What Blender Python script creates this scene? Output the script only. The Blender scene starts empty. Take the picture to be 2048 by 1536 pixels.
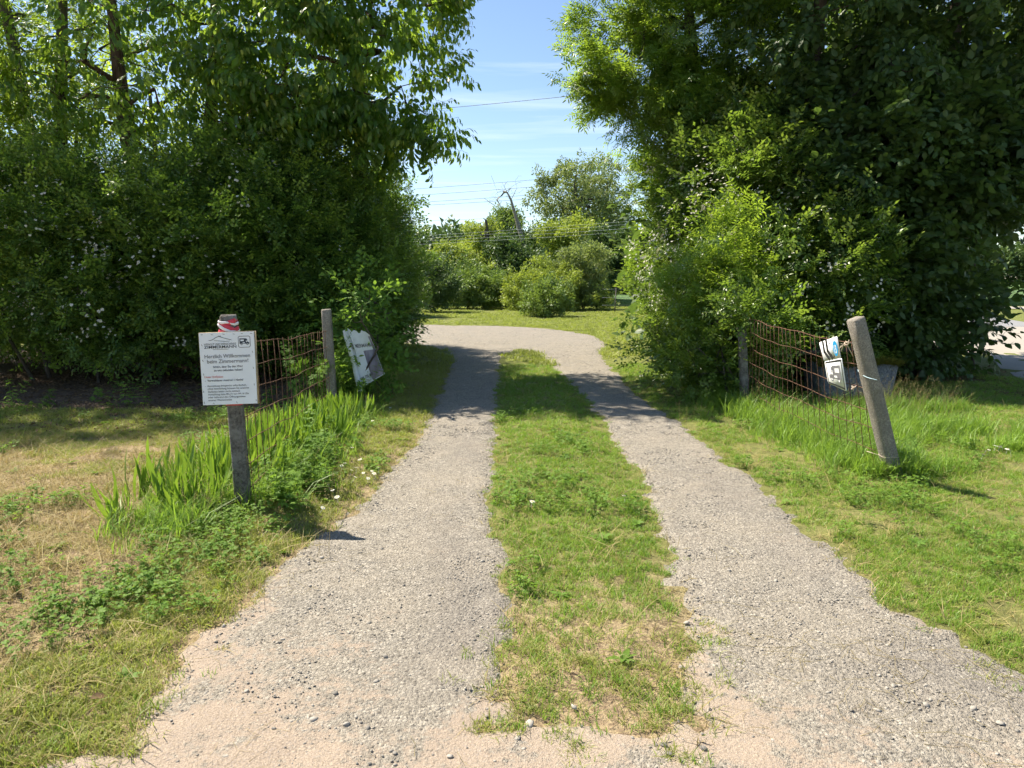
import bpy, math
import numpy as np
from mathutils import Vector, Matrix

R = math.radians
SC = bpy.context.scene
COL = SC.collection

# ------------------------------------------------------------------ camera
CAM_H, PITCH, FOC = 1.5, R(8.33), 1420.0
cam_data = bpy.data.cameras.new('camera')
cam_data.sensor_width = 36.0
cam_data.lens = FOC / 2048.0 * 36.0
cam_data.clip_start, cam_data.clip_end = 0.05, 3000.0
cam = bpy.data.objects.new('camera', cam_data)
COL.objects.link(cam)
cam.location = (0, 0, CAM_H)
cam.rotation_euler = (R(90) - PITCH, 0, 0)
SC.camera = cam

# ------------------------------------------------------------------ sky, sun, exposure
TO_SUN = Vector((-0.63, 0.38, 1.0)).normalized()
ELEV = math.asin(TO_SUN.z)
AZ = math.atan2(TO_SUN.x, TO_SUN.y)
world = bpy.data.worlds.new('World')
SC.world = world
world.use_nodes = True
wn, wl = world.node_tree.nodes, world.node_tree.links
wn.clear()
w_out = wn.new('ShaderNodeOutputWorld')
w_bg = wn.new('ShaderNodeBackground')
w_bg.inputs['Strength'].default_value = 0.078
w_sky = wn.new('ShaderNodeTexSky')
w_sky.sky_type = 'NISHITA'
w_sky.sun_disc = False
w_sky.sun_elevation = ELEV
w_sky.sun_rotation = AZ
w_sky.altitude = 200.0
w_sky.air_density, w_sky.dust_density, w_sky.ozone_density = 1.0, 0.25, 1.8
# thin streaks of cirrus on a flat layer high above
w_tc = wn.new('ShaderNodeTexCoord')
w_sep = wn.new('ShaderNodeSeparateXYZ')
wl.new(w_tc.outputs['Generated'], w_sep.inputs[0])
w_add = wn.new('ShaderNodeMath'); w_add.operation = 'ADD'; w_add.inputs[1].default_value = 0.12
w_abs = wn.new('ShaderNodeMath'); w_abs.operation = 'ABSOLUTE'
wl.new(w_sep.outputs[2], w_abs.inputs[0]); wl.new(w_abs.outputs[0], w_add.inputs[0])
w_dx = wn.new('ShaderNodeMath'); w_dx.operation = 'DIVIDE'
w_dy = wn.new('ShaderNodeMath'); w_dy.operation = 'DIVIDE'
wl.new(w_sep.outputs[0], w_dx.inputs[0]); wl.new(w_add.outputs[0], w_dx.inputs[1])
wl.new(w_sep.outputs[1], w_dy.inputs[0]); wl.new(w_add.outputs[0], w_dy.inputs[1])
w_cmb = wn.new('ShaderNodeCombineXYZ')
wl.new(w_dx.outputs[0], w_cmb.inputs[0]); wl.new(w_dy.outputs[0], w_cmb.inputs[1])
w_map = wn.new('ShaderNodeMapping')
w_map.inputs['Rotation'].default_value = (0, 0, R(24))
w_map.inputs['Scale'].default_value = (0.8, 3.4, 1.0)
wl.new(w_cmb.outputs[0], w_map.inputs[0])
w_noise = wn.new('ShaderNodeTexNoise')
w_noise.inputs['Scale'].default_value = 1.5
w_noise.inputs['Detail'].default_value = 7.0
w_noise.inputs['Roughness'].default_value = 0.6
w_noise.inputs['Distortion'].default_value = 0.6
wl.new(w_map.outputs[0], w_noise.inputs['Vector'])
w_ramp = wn.new('ShaderNodeMapRange')
w_ramp.inputs['From Min'].default_value = 0.50
w_ramp.inputs['From Max'].default_value = 0.82
w_ramp.inputs['To Max'].default_value = 0.4
wl.new(w_noise.outputs['Fac'], w_ramp.inputs['Value'])
w_mix = wn.new('ShaderNodeMix'); w_mix.data_type = 'RGBA'
w_mix.inputs['B'].default_value = (6.4, 7.0, 7.6, 1)
wl.new(w_ramp.outputs[0], w_mix.inputs['Factor'])
wl.new(w_sky.outputs[0], w_mix.inputs['A'])
wl.new(w_mix.outputs['Result'], w_bg.inputs['Color'])
wl.new(w_bg.outputs[0], w_out.inputs[0])

sun_data = bpy.data.lights.new('sun', 'SUN')
sun_data.energy = 5.0
sun_data.angle = R(0.53)
sun_data.color = (1.0, 0.91, 0.76)
sun = bpy.data.objects.new('sun', sun_data)
COL.objects.link(sun)
sun.rotation_euler = (-TO_SUN).to_track_quat('-Z', 'Y').to_euler()
sun.location = (-10, 9, 20)

SC.view_settings.view_transform = 'Standard'
SC.view_settings.look = 'None'
SC.view_settings.gamma = 1.0
SC.view_settings.exposure = 1.3
SC.view_settings.use_curve_mapping = False
SC.render.engine = 'CYCLES'
SC.cycles.max_bounces = 8
SC.cycles.diffuse_bounces = 4
SC.cycles.glossy_bounces = 2
SC.cycles.transmission_bounces = 5
SC.cycles.transparent_max_bounces = 4
SC.cycles.use_denoising = True
SC.cycles.adaptive_threshold = 0.03
SC.cycles.sample_clamp_indirect = 6.0

# ------------------------------------------------------------------ pixel helpers (photo is 2048 x 1536)
SP, CP = math.sin(PITCH), math.cos(PITCH)


def ray(u, v):
    a, b = (u - 1024.0) / FOC, (768.0 - v) / FOC
    return np.array([a, CP + b * SP, -SP + b * CP])


def G(u, v, z=0.0):
    d = ray(u, v)
    t = (z - CAM_H) / d[2]
    return np.array([d[0] * t, d[1] * t, z])


def at(u, v, Y):
    d = ray(u, v)
    t = Y / d[1]
    return np.array([d[0] * t, Y, CAM_H + d[2] * t])


# ------------------------------------------------------------------ noise
def _h(ix, iy, iz, seed):
    n = (ix.astype(np.int64) * 374761393 + iy.astype(np.int64) * 668265263 + iz.astype(np.int64) * 2147483647 + seed * 144665) & 0xFFFFFFFF
    n = ((n ^ (n >> 13)) * 1274126177) & 0xFFFFFFFF
    n = n ^ (n >> 16)
    return (n & 0xFFFFFF) / float(0xFFFFFF)


def n2(x, y, s=1.0, seed=0):
    x, y = np.asarray(x, float) / s, np.asarray(y, float) / s
    ix, iy = np.floor(x), np.floor(y)
    fx, fy = x - ix, y - iy
    fx, fy = fx * fx * (3 - 2 * fx), fy * fy * (3 - 2 * fy)
    z = np.zeros_like(ix)
    a, b = _h(ix, iy, z, seed), _h(ix + 1, iy, z, seed)
    c, d = _h(ix, iy + 1, z, seed), _h(ix + 1, iy + 1, z, seed)
    return (a + (b - a) * fx) * (1 - fy) + (c + (d - c) * fx) * fy


def n3(p, s=1.0, seed=0):
    p = np.asarray(p, float) / s
    i = np.floor(p)
    f = p - i
    f = f * f * (3 - 2 * f)
    out = 0
    for dx in (0, 1):
        for dy in (0, 1):
            for dz in (0, 1):
                w = (f[:, 0] if dx else 1 - f[:, 0]) * (f[:, 1] if dy else 1 - f[:, 1]) * (f[:, 2] if dz else 1 - f[:, 2])
                out = out + w * _h(i[:, 0] + dx, i[:, 1] + dy, i[:, 2] + dz, seed)
    return out


def sstep(a, b, x):
    t = np.clip((x - a) / (b - a), 0, 1)
    return t * t * (3 - 2 * t)


# ------------------------------------------------------------------ mesh helpers
def mesh_np(name, V, F, mats=(), attrs=None, smooth=False):
    """V (n,3); F list of arrays or a list of faces"""
    me = bpy.data.meshes.new(name)
    V = np.asarray(V, np.float32)
    if isinstance(F, np.ndarray):
        F = [F]
    if len(F) and isinstance(F[0], np.ndarray) and F[0].ndim == 2:
        loops = np.concatenate([f.reshape(-1) for f in F]).astype(np.int32)
        tot = np.concatenate([np.full(len(f), f.shape[1], np.int32) for f in F])
    else:
        loops = np.array([i for f in F for i in f], np.int32)
        tot = np.array([len(f) for f in F], np.int32)
    me.vertices.add(len(V))
    me.vertices.foreach_set('co', V.ravel())
    me.loops.add(len(loops))
    me.loops.foreach_set('vertex_index', loops)
    me.polygons.add(len(tot))
    start = np.concatenate([[0], np.cumsum(tot)[:-1]]).astype(np.int32) if len(tot) else np.zeros(0, np.int32)
    me.polygons.foreach_set('loop_start', start)
    if smooth:
        me.polygons.foreach_set('use_smooth', np.ones(len(tot), bool))
    for k, a in (attrs or {}).items():
        at_ = me.attributes.new(k, 'FLOAT', 'POINT')
        at_.data.foreach_set('value', np.asarray(a, np.float32))
    me.update(calc_edges=True)
    for m in mats if isinstance(mats, (list, tuple)) else [mats]:
        me.materials.append(m)
    return me


def obj(name, me, parent=None, label=None, cat=None, group=None, kind=None, loc=None):
    o = bpy.data.objects.new(name, me)
    COL.objects.link(o)
    if parent is not None:
        o.parent = parent
    if loc is not None:
        o.location = loc
    for k, v in (('label', label), ('category', cat), ('group', group), ('kind', kind)):
        if v:
            o[k] = v
    return o


class MB:
    """collects shapes as one mesh"""

    def __init__(s):
        s.V, s.F = [], []

    def poly(s, pts):
        b = len(s.V)
        s.V += [tuple(p) for p in pts]
        s.F.append(tuple(range(b, b + len(pts))))

    def add(s, V, F):
        b = len(s.V)
        s.V += [tuple(v) for v in V]
        s.F += [tuple(i + b for i in f) for f in F]

    def box(s, c, size, rot=None):
        c, h = Vector(c), Vector(size) / 2
        pts = [Vector((x * h.x, y * h.y, z * h.z)) for x in (-1, 1) for y in (-1, 1) for z in (-1, 1)]
        if rot is not None:
            pts = [rot @ p for p in pts]
        s.add([p + c for p in pts], [(0, 1, 3, 2), (4, 6, 7, 5), (0, 4, 5, 1), (2, 3, 7, 6), (0, 2, 6, 4), (1, 5, 7, 3)])

    def tube(s, pts, r, k=6, cap=True):
        pts = [Vector(p) for p in pts]
        rr = r if isinstance(r, (list, tuple, np.ndarray)) else [r] * len(pts)
        b = len(s.V)
        ref = Vector((0.31, 0.77, 0.55))
        for i, p in enumerate(pts):
            d = (pts[min(i + 1, len(pts) - 1)] - pts[max(i - 1, 0)])
            if d.length < 1e-9:
                d = Vector((0, 0, 1))
            d.normalize()
            if abs(d.dot(ref)) > 0.97:
                ref = Vector((0.8, -0.5, 0.2))
            a = (ref - d * ref.dot(d)).normalized()
            c = d.cross(a)
            for j in range(k):
                t = 2 * math.pi * j / k
                s.V.append(tuple(p + (a * math.cos(t) + c * math.sin(t)) * rr[i]))
        for i in range(len(pts) - 1):
            for j in range(k):
                s.F.append((b + i * k + j, b + i * k + (j + 1) % k, b + (i + 1) * k + (j + 1) % k, b + (i + 1) * k + j))
        if cap:
            s.F.append(tuple(b + j for j in range(k))[::-1])
            s.F.append(tuple(b + (len(pts) - 1) * k + j for j in range(k)))

    def mesh(s, name, mat, smooth=False):
        return mesh_np(name, np.array(s.V), s.F, [mat], smooth=smooth)

    def build(s, name, mat, parent=None, smooth=False, **kw):
        return obj(name, s.mesh(name, mat, smooth), parent, **kw)


def empty(name, loc, label, cat, group=None):
    return obj(name, None, None, label, cat, group, None, loc)


def bevel(o, w, n=2):
    m = o.modifiers.new('bevel', 'BEVEL')
    m.width, m.segments = w, n
    m.limit_method = 'ANGLE'


# ------------------------------------------------------------------ materials
class NT:
    def __init__(s, name):
        s.m = bpy.data.materials.new(name)
        s.m.use_nodes = True
        s.n, s.l = s.m.node_tree.nodes, s.m.node_tree.links
        s.n.clear()
        s.out = s.n.new('ShaderNodeOutputMaterial')

    def node(s, t, **kw):
        n = s.n.new(t)
        for k, v in kw.items():
            if k in n.inputs.keys() if not hasattr(n, k) else False:
                n.inputs[k].default_value = v
            elif hasattr(n, k):
                setattr(n, k, v)
        return n

    def link(s, a, b):
        s.l.new(a, b)

    def coord(s, kind='Object'):
        return s.n.new('ShaderNodeTexCoord').outputs[kind]

    def pos(s):
        return s.n.new('ShaderNodeNewGeometry').outputs['Position']

    def noise(s, scale, detail=4, rough=0.55, vec=None, dist=0.0):
        n = s.n.new('ShaderNodeTexNoise')
        n.inputs['Scale'].default_value = scale
        n.inputs['Detail'].default_value = detail
        n.inputs['Roughness'].default_value = rough
        n.inputs['Distortion'].default_value = dist
        s.l.new(vec if vec is not None else s.pos(), n.inputs['Vector'])
        return n.outputs['Fac']

    def voro(s, scale, feature='F1', vec=None, out='Distance', rand=1.0):
        n = s.n.new('ShaderNodeTexVoronoi')
        n.feature = feature
        n.inputs['Scale'].default_value = scale
        n.inputs['Randomness'].default_value = rand
        s.l.new(vec if vec is not None else s.pos(), n.inputs['Vector'])
        return n.outputs[out]

    def rng(s, v, a, b, c=0.0, d=1.0):
        n = s.n.new('ShaderNodeMapRange')
        for k, x in (('From Min', a), ('From Max', b), ('To Min', c), ('To Max', d)):
            n.inputs[k].default_value = x
        s.l.new(v, n.inputs['Value'])
        return n.outputs[0]

    def math(s, op, a, b=None):
        n = s.n.new('ShaderNodeMath')
        n.operation = op
        for i, x in enumerate((a, b)):
            if x is None:
                continue
            if isinstance(x, (int, float)):
                n.inputs[i].default_value = x
            else:
                s.l.new(x, n.inputs[i])
        return n.outputs[0]

    def mix(s, f, a, b, mode='MIX'):
        n = s.n.new('ShaderNodeMix')
        n.data_type = 'RGBA'
        n.blend_type = mode
        for key, x in (('Factor', f), ('A', a), ('B', b)):
            i = n.inputs[0] if key == 'Factor' else n.inputs[key] if key not in ('A', 'B') else [q for q in n.inputs if q.name == key and q.type == 'RGBA'][0]
            if isinstance(x, (int, float)):
                i.default_value = x
            elif isinstance(x, (tuple, list)):
                i.default_value = (x[0], x[1], x[2], 1)
            else:
                s.l.new(x, i)
        return [q for q in n.outputs if q.type == 'RGBA'][0]

    def attr(s, name, inst=False):
        n = s.n.new('ShaderNodeAttribute')
        n.attribute_name = name
        n.attribute_type = 'INSTANCER' if inst else 'GEOMETRY'
        return n.outputs['Fac']

    def bump(s, h, strength=0.5, dist=0.01):
        n = s.n.new('ShaderNodeBump')
        n.inputs['Strength'].default_value = strength
        n.inputs['Distance'].default_value = dist
        s.l.new(h, n.inputs['Height'])
        return n.outputs[0]

    def bsdf(s, col, rough=0.7, spec=0.3, metal=0.0, normal=None):
        n = s.n.new('ShaderNodeBsdfPrincipled')
        for key, x in (('Base Color', col), ('Roughness', rough), ('Specular IOR Level', spec), ('Metallic', metal)):
            if isinstance(x, (int, float)):
                n.inputs[key].default_value = x
            elif isinstance(x, (tuple, list)):
                n.inputs[key].default_value = (x[0], x[1], x[2], 1)
            else:
                s.l.new(x, n.inputs[key])
        if normal is not None:
            s.l.new(normal, n.inputs['Normal'])
        return n.outputs[0]

    def done(s, sh):
        s.l.new(sh, s.out.inputs[0])
        return s.m


def leaf_mat(name, dark, light, tipc, trans=0.45, tcol=None, rough=0.42, spec=0.35, clump=0.8):
    t = NT(name)
    oi = t.n.new('ShaderNodeObjectInfo').outputs['Random']
    isl = t.n.new('ShaderNodeNewGeometry').outputs['Random Per Island']
    cl = t.noise(clump, 2)
    f = t.math('ADD', t.math('MULTIPLY', oi, 0.40), t.math('MULTIPLY', isl, 0.35))
    f = t.math('ADD', f, t.rng(cl, 0.35, 0.65, -0.1, 0.35))
    c = t.mix(f, dark, light)
    c = t.mix(t.attr('tip'), c, tipc)
    bs = t.bsdf(c, rough, spec)
    tr = t.n.new('ShaderNodeBsdfTranslucent')
    tc = t.mix(0.62, c, tcol or (light[0] * 2.0, light[1] * 1.9, light[2] * 0.9))
    t.link(tc, tr.inputs['Color'])
    ms = t.n.new('ShaderNodeMixShader')
    ms.inputs[0].default_value = trans
    t.link(bs, ms.inputs[1])
    t.link(tr.outputs[0], ms.inputs[2])
    return t.done(ms.outputs[0])


def plain(name, col, rough=0.6, spec=0.3, var=0.0, vscale=30.0, bump=0.0, metal=0.0):
    t = NT(name)
    c, nrm = col, None
    if var:
        nz = t.noise(vscale, 5, vec=t.coord())
        c = t.mix(t.rng(nz, 0.3, 0.7), tuple(x * (1 - var) for x in col), tuple(min(1, x * (1 + var)) for x in col))
        if bump:
            nrm = t.bump(nz, bump, 0.004)
    return t.done(t.bsdf(c, rough, spec, metal, nrm))


def bark_mat(name, a, b):
    t = NT(name)
    mp = t.n.new('ShaderNodeMapping')
    mp.inputs['Scale'].default_value = (14, 14, 3)
    t.link(t.pos(), mp.inputs[0])
    nz = t.noise(1.6, 6, 0.65, mp.outputs[0], 0.4)
    c = t.mix(t.rng(nz, 0.35, 0.65), a, b)
    moss = t.rng(t.noise(2.0, 3), 0.52, 0.68)
    c = t.mix(t.math('MULTIPLY', moss, 0.5), c, (0.09, 0.11, 0.04))
    return t.done(t.bsdf(c, 0.9, 0.1, 0.0, t.bump(nz, 0.8, 0.02)))


M = {}
M['rose'] = leaf_mat('rose_leaf', (0.040, 0.090, 0.022), (0.115, 0.205, 0.036), (0.25, 0.36, 0.05), 0.42, None, 0.4, 0.4)
M['rose_right'] = leaf_mat('bramble_leaf', (0.048, 0.10, 0.020), (0.135, 0.22, 0.036), (0.27, 0.34, 0.055), 0.42, None, 0.36, 0.5)
M['cherry'] = leaf_mat('cherry_leaf', (0.030, 0.085, 0.026), (0.080, 0.175, 0.036), (0.36, 0.38, 0.05), 0.55, (0.46, 0.66, 0.05), 0.33, 0.5)
M['ash'] = leaf_mat('ash_leaf', (0.040, 0.095, 0.018), (0.12, 0.22, 0.028), (0.23, 0.33, 0.04), 0.52, (0.42, 0.58, 0.04), 0.36, 0.5)
M['hazel'] = leaf_mat('hazel_leaf', (0.030, 0.066, 0.022), (0.078, 0.135, 0.034), (0.17, 0.21, 0.055), 0.40, None, 0.48)
M['grove'] = leaf_mat('grove_leaf', (0.05, 0.11, 0.02), (0.13, 0.21, 0.025), (0.26, 0.33, 0.03), 0.62, (0.60, 0.74, 0.04))
M['far_yellow'] = leaf_mat('yellow_green_leaf', (0.11, 0.17, 0.030), (0.26, 0.33, 0.060), (0.36, 0.41, 0.09), 0.32, None, 0.5, 0.3, 0.6)
M['far_green'] = leaf_mat('mid_green_leaf', (0.065, 0.125, 0.034), (0.165, 0.245, 0.056), (0.22, 0.28, 0.07), 0.28, None, 0.5, 0.3, 0.6)
M['far_dark'] = leaf_mat('dark_green_leaf', (0.036, 0.078, 0.024), (0.08, 0.135, 0.038), (0.12, 0.17, 0.045), 0.22, None, 0.5, 0.3, 0.3)
M['far_grey'] = leaf_mat('grey_green_leaf', (0.085, 0.13, 0.05), (0.18, 0.235, 0.085), (0.24, 0.28, 0.11), 0.36, None, 0.5, 0.3, 0.3)
M['grass'] = leaf_mat('grass_blade', (0.15, 0.195, 0.034), (0.32, 0.34, 0.08), (0.42, 0.39, 0.16), 0.42, (0.38, 0.48, 0.05), 0.5, 0.3, 0.9)
M['grass_lush'] = leaf_mat('lush_grass_blade', (0.082, 0.185, 0.020), (0.205, 0.335, 0.044), (0.31, 0.39, 0.10), 0.45, (0.36, 0.55, 0.05), 0.45, 0.35, 0.9)
M['grass_dry'] = leaf_mat('dry_grass_blade', (0.24, 0.20, 0.08), (0.44, 0.36, 0.17), (0.42, 0.34, 0.16), 0.30, (0.40, 0.32, 0.10), 0.6, 0.2, 0.9)
M['weed'] = leaf_mat('weed_leaf', (0.075, 0.16, 0.026), (0.17, 0.28, 0.045), (0.19, 0.29, 0.045), 0.42, (0.28, 0.46, 0.04), 0.6, 0.2, 1.5)
M['broad'] = leaf_mat('broad_leaf', (0.060, 0.155, 0.018), (0.14, 0.27, 0.030), (0.24, 0.33, 0.05), 0.38, (0.30, 0.46, 0.03), 0.4, 0.45, 1.5)
M['litter'] = leaf_mat('dead_leaf', (0.07, 0.045, 0.028), (0.19, 0.125, 0.07), (0.25, 0.17, 0.09), 0.15, (0.2, 0.12, 0.05), 0.8, 0.15, 3)
M['moss'] = leaf_mat('moss', (0.06, 0.075, 0.012), (0.15, 0.14, 0.022), (0.20, 0.18, 0.04), 0.2, None, 0.8, 0.1, 3)
M['petal'] = leaf_mat('white_petal', (0.62, 0.60, 0.52), (0.80, 0.79, 0.74), (0.62, 0.55, 0.16), 0.35, (0.8, 0.8, 0.75), 0.6, 0.2)
M['cream'] = leaf_mat('cream_petal', (0.50, 0.47, 0.32), (0.68, 0.64, 0.48), (0.5, 0.5, 0.2), 0.3, (0.7, 0.65, 0.45), 0.6, 0.2)
M['bark'] = bark_mat('bark', (0.045, 0.036, 0.028), (0.13, 0.11, 0.09))
M['bark_red'] = bark_mat('reddish_bark', (0.055, 0.035, 0.026), (0.15, 0.10, 0.075))
M['bark_dead'] = bark_mat('dead_wood', (0.16, 0.14, 0.12), (0.30, 0.27, 0.23))

# ------------------------------------------------------------------ plan of the drive (edges as x over y)
def curve(pix):
    p = np.array([G(u, v)[:2] for u, v in pix])
    p = p[np.argsort(p[:, 1])]
    return p[:, 1], p[:, 0]


LLy, LLx = curve([(120, 1536), (215, 1500), (290, 1400), (420, 1280), (500, 1200), (600, 1110), (690, 1045), (760, 975), (830, 895), (866, 830), (893, 760), (910, 720), (900, 702)])
CLy, CLx = curve([(985, 1370), (1000, 1290), (1030, 1215), (990, 1170), (978, 1080), (974, 1000), (985, 860), (992, 760), (1000, 715), (1030, 697)])
CRy, CRx = curve([(1385, 1370), (1400, 1270), (1345, 1110), (1305, 980), (1240, 880), (1180, 800), (1120, 740), (1085, 708), (1040, 697)])
RRy, RRx = curve([(2048, 1355), (1900, 1270), (1760, 1195), (1690, 1130), (1610, 1065), (1510, 970), (1420, 900), (1330, 830), (1270, 790), (1220, 740), (1192, 705), (1212, 688)])
ya = G(900, 702)[1]
LLy = np.concatenate([[0.6, 1.7], LLy, [ya + 1.2, ya + 2.6, ya + 4.4, ya + 5.2]])
LLx = np.concatenate([[-9, -6], LLx, [-2.1, -2.9, -5.0, -24.0]])
o_ = np.argsort(LLy); LLy, LLx = LLy[o_], LLx[o_]
RRy = np.concatenate([[0.6, 1.6], RRy, [19.4, 21.0, 22.4, 23.5, 24.2, 24.9]])
RRx = np.concatenate([[9, 5.0], RRx, [2.2, 1.7, 0.9, -0.6, -3.4, -24.0]])


def drive_d(x, y):
    """metres inside (+) or outside (-) of the gravel"""
    x, y = np.asarray(x, float), np.asarray(y, float)
    ll, rr = np.interp(y, LLy, LLx), np.interp(y, RRy, RRx)
    cl, cr = np.interp(y, CLy, CLx), np.interp(y, CRy, CRx)
    tip = np.minimum(y - (CLy[0] - 0.25), CLy[-1] - y)
    strip = np.minimum(np.minimum(x - cl, cr - x), tip)
    w = 0.07 * (n2(x, y, 0.34, 5) - 0.5) + 0.10 * (n2(x, y, 0.11, 6) - 0.5) + 0.06 * (n2(x, y, 0.045, 7) - 0.5)
    w = w * (1 + 0.9 * np.clip((4.0 - y) / 2.0, 0, 1))
    return np.minimum(np.minimum(x - ll, rr - x), -strip) + w


def height(x, y):
    x, y = np.asarray(x, float), np.asarray(y, float)
    fade = np.clip(1.4 - y / 28.0, 0.0, 1.0) * np.clip(1.6 - np.abs(x) / 14.0, 0.0, 1.0)
    h = 0.055 * (n2(x, y, 1.7, 1) - 0.5) + 0.028 * (n2(x, y, 0.5, 2) - 0.5) + 0.014 * (n2(x, y, 0.16, 3) - 0.5)
    d = drive_d(x, y)
    lawn = sstep(0.0, -0.5, d)
    return (h * (0.35 + 0.65 * lawn) + 0.03 * lawn) * fade


def axis(lo, hi, step, far, n, g=1.22):
    core = np.arange(lo, hi + 1e-6, step)
    a, s = [], step
    p = lo
    while p > -far:
        s *= g
        p -= s
        a.append(p)
    b, s, p = [], step, hi
    while p < far:
        s *= g
        p += s
        b.append(p)
    return np.concatenate([a[::-1], core, b])


def grid(xs, ys):
    X, Y = np.meshgrid(xs, ys)
    nx, ny = len(xs), len(ys)
    i = (np.arange(ny - 1)[:, None] * nx + np.arange(nx - 1)[None, :]).ravel()
    return X.ravel(), Y.ravel(), np.stack([i, i + 1, i + 1 + nx, i + nx], 1)


# ground material: soil, straw and thatch under the grass
t = NT('soil_and_thatch')
c = t.mix(t.rng(t.noise(5.0, 5), 0.35, 0.65), (0.16, 0.115, 0.075), (0.30, 0.225, 0.14))
c = t.mix(t.rng(t.noise(38.0, 4), 0.45, 0.6), c, (0.36, 0.28, 0.17))
c = t.mix(t.rng(t.noise(120.0, 3), 0.55, 0.7), c, (0.10, 0.075, 0.05))
c = t.mix(t.math('MULTIPLY', t.attr('green'), 0.85), c, t.mix(t.rng(t.noise(9.0, 5), 0.35, 0.65), (0.075, 0.105, 0.018), (0.155, 0.185, 0.038)))
c = t.mix(t.attr('dirt'), c, t.mix(t.rng(t.noise(14.0, 5), 0.35, 0.65), (0.085, 0.060, 0.042), (0.17, 0.12, 0.085)))
nz = t.noise(60.0, 6, 0.65)
M['soil'] = t.done(t.bsdf(c, 0.95, 0.1, 0.0, t.bump(nz, 0.9, 0.02)))

xs = axis(-6.5, 8.5, 0.055, 900, 0)
ys = axis(0.0, 14.0, 0.055, 1400, 0)
ys = ys[ys > -60]
X, Y, F = grid(xs, ys)
Z = height(X, Y) - 0.006
left_hedge = sstep(6.9, 7.9, Y + 0.5 * (n2(X, Y, 0.8, 40) - 0.5)) * sstep(-2.35, -2.75, X) * sstep(16.5, 15.5, Y)
right_hedge = sstep(10.2, 11.0, Y + 0.5 * (n2(X, Y, 0.7, 41) - 0.5)) * sstep(2.5, 3.0, X) * sstep(7.4, 6.9, X) * sstep(16.0, 15.0, Y)
green = np.clip(sstep(6.0, 14.0, Y) + sstep(-1.2, -0.5, X) * 0.85 * np.maximum(sstep(2.6, 4.2, Y), sstep(1.4, 1.8, X)), 0, 1)
obj('ground', mesh_np('ground', np.stack([X, Y, Z], 1), F, M['soil'], {'green': green, 'dirt': np.clip(left_hedge + right_hedge, 0, 1)}, True), kind='structure',
    label='lawn soil running from the drive to the horizon')

# gravel of the drive: sandy pink in front, grey stones in the ruts
t = NT('drive_gravel')
p = t.pos()
col1 = t.voro(68.0, out='Color')
sepc = t.n.new('ShaderNodeSeparateColor'); t.link(col1, sepc.inputs[0])
r1 = sepc.outputs[0]
d1 = t.voro(68.0)
col2 = t.voro(180.0, out='Color')
sepd = t.n.new('ShaderNodeSeparateColor'); t.link(col2, sepd.inputs[0])
r2 = sepd.outputs[1]
d2 = t.voro(180.0)
stone = t.mix(r1, (0.075, 0.069, 0.061), (0.44, 0.402, 0.342))
stone2 = t.mix(r2, (0.098, 0.089, 0.076), (0.39, 0.355, 0.296))
gap = t.rng(d1, 0.35, 0.62)
g_ = t.mix(gap, stone, stone2)
big = t.rng(t.noise(2.6, 4), 0.35, 0.65)
mott = t.noise(11.0, 5, 0.7)
g_ = t.mix(t.rng(mott, 0.35, 0.7, 0.0, 0.5), g_, (0.13, 0.118, 0.10))
g_ = t.mix(t.math('MULTIPLY', big, 0.35), g_, (0.31, 0.268, 0.21))
sand_n = t.noise(180.0, 4, 0.7)
sand = t.mix(t.rng(sand_n, 0.35, 0.65), (0.205, 0.163, 0.124), (0.375, 0.306, 0.240))
sand = t.mix(t.math('MULTIPLY', t.rng(r2, 0.80, 0.98), 0.75), sand, (0.27, 0.23, 0.20))
sf = t.math('ADD', t.attr('sand'), t.rng(t.noise(3.2, 5, 0.6), 0.3, 0.7, -0.42, 0.42))
sf = t.math('ADD', sf, t.rng(t.noise(24.0, 5, 0.75), 0.3, 0.7, -0.42, 0.42))
sf = t.rng(sf, 0.38, 0.72)
c = t.mix(sf, g_, sand)
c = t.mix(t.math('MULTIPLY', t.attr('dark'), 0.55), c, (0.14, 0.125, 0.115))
hgt = t.math('ADD', t.math('MULTIPLY', t.rng(d1, 0.0, 0.6, 1.0, 0.0), 0.6), t.math('MULTIPLY', t.rng(d2, 0.0, 0.6, 1.0, 0.0), 0.4))
hgt = t.math('MULTIPLY', hgt, t.rng(sf, 0.0, 1.0, 1.0, 0.45))
hh = t.math('ADD', hgt, t.math('MULTIPLY', sand_n, 0.35))
M['gravel'] = t.done(t.bsdf(c, 0.9, 0.15, 0.0, t.bump(hh, 0.9, 0.010)))

X, Y, F = grid(np.arange(-5.0, 5.4, 0.035), np.concatenate([np.arange(0.5, 9.0, 0.035), np.arange(9.0, 17.0, 0.09)]))
D = drive_d(X, Y)
Z = height(X, Y) + np.clip(D * 0.22, -0.03, 0.006) + 0.010 * (n2(X, Y, 0.09, 71) - 0.5) * (D > 0)
keep = (D[F] > -0.16).any(1)
F = F[keep]
sandv = np.clip(0.86 - (Y - 1.5) / 1.9 + 0.22 * np.exp(-((X + 1.0) / 0.5) ** 2) * (Y < 5) + 0.38 * np.exp(-((D - 0.02) / 0.10) ** 2), 0, 1)
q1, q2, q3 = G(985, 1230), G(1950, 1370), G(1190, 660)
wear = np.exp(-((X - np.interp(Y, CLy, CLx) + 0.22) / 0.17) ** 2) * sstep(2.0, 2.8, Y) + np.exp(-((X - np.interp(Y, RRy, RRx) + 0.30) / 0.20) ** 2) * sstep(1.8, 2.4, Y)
darkv = 0.75 * wear * sstep(0.25, 0.7, n2(X, Y, 0.6, 73)) * (Y < 12) + 0.9 * np.exp(-(((X - q1[0]) / 0.22) ** 2 + ((Y - q1[1]) / 0.45) ** 2)) + 0.9 * np.exp(-(((X - q2[0]) / 0.55) ** 2 + ((Y - q2[1]) / 0.30) ** 2))
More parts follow.
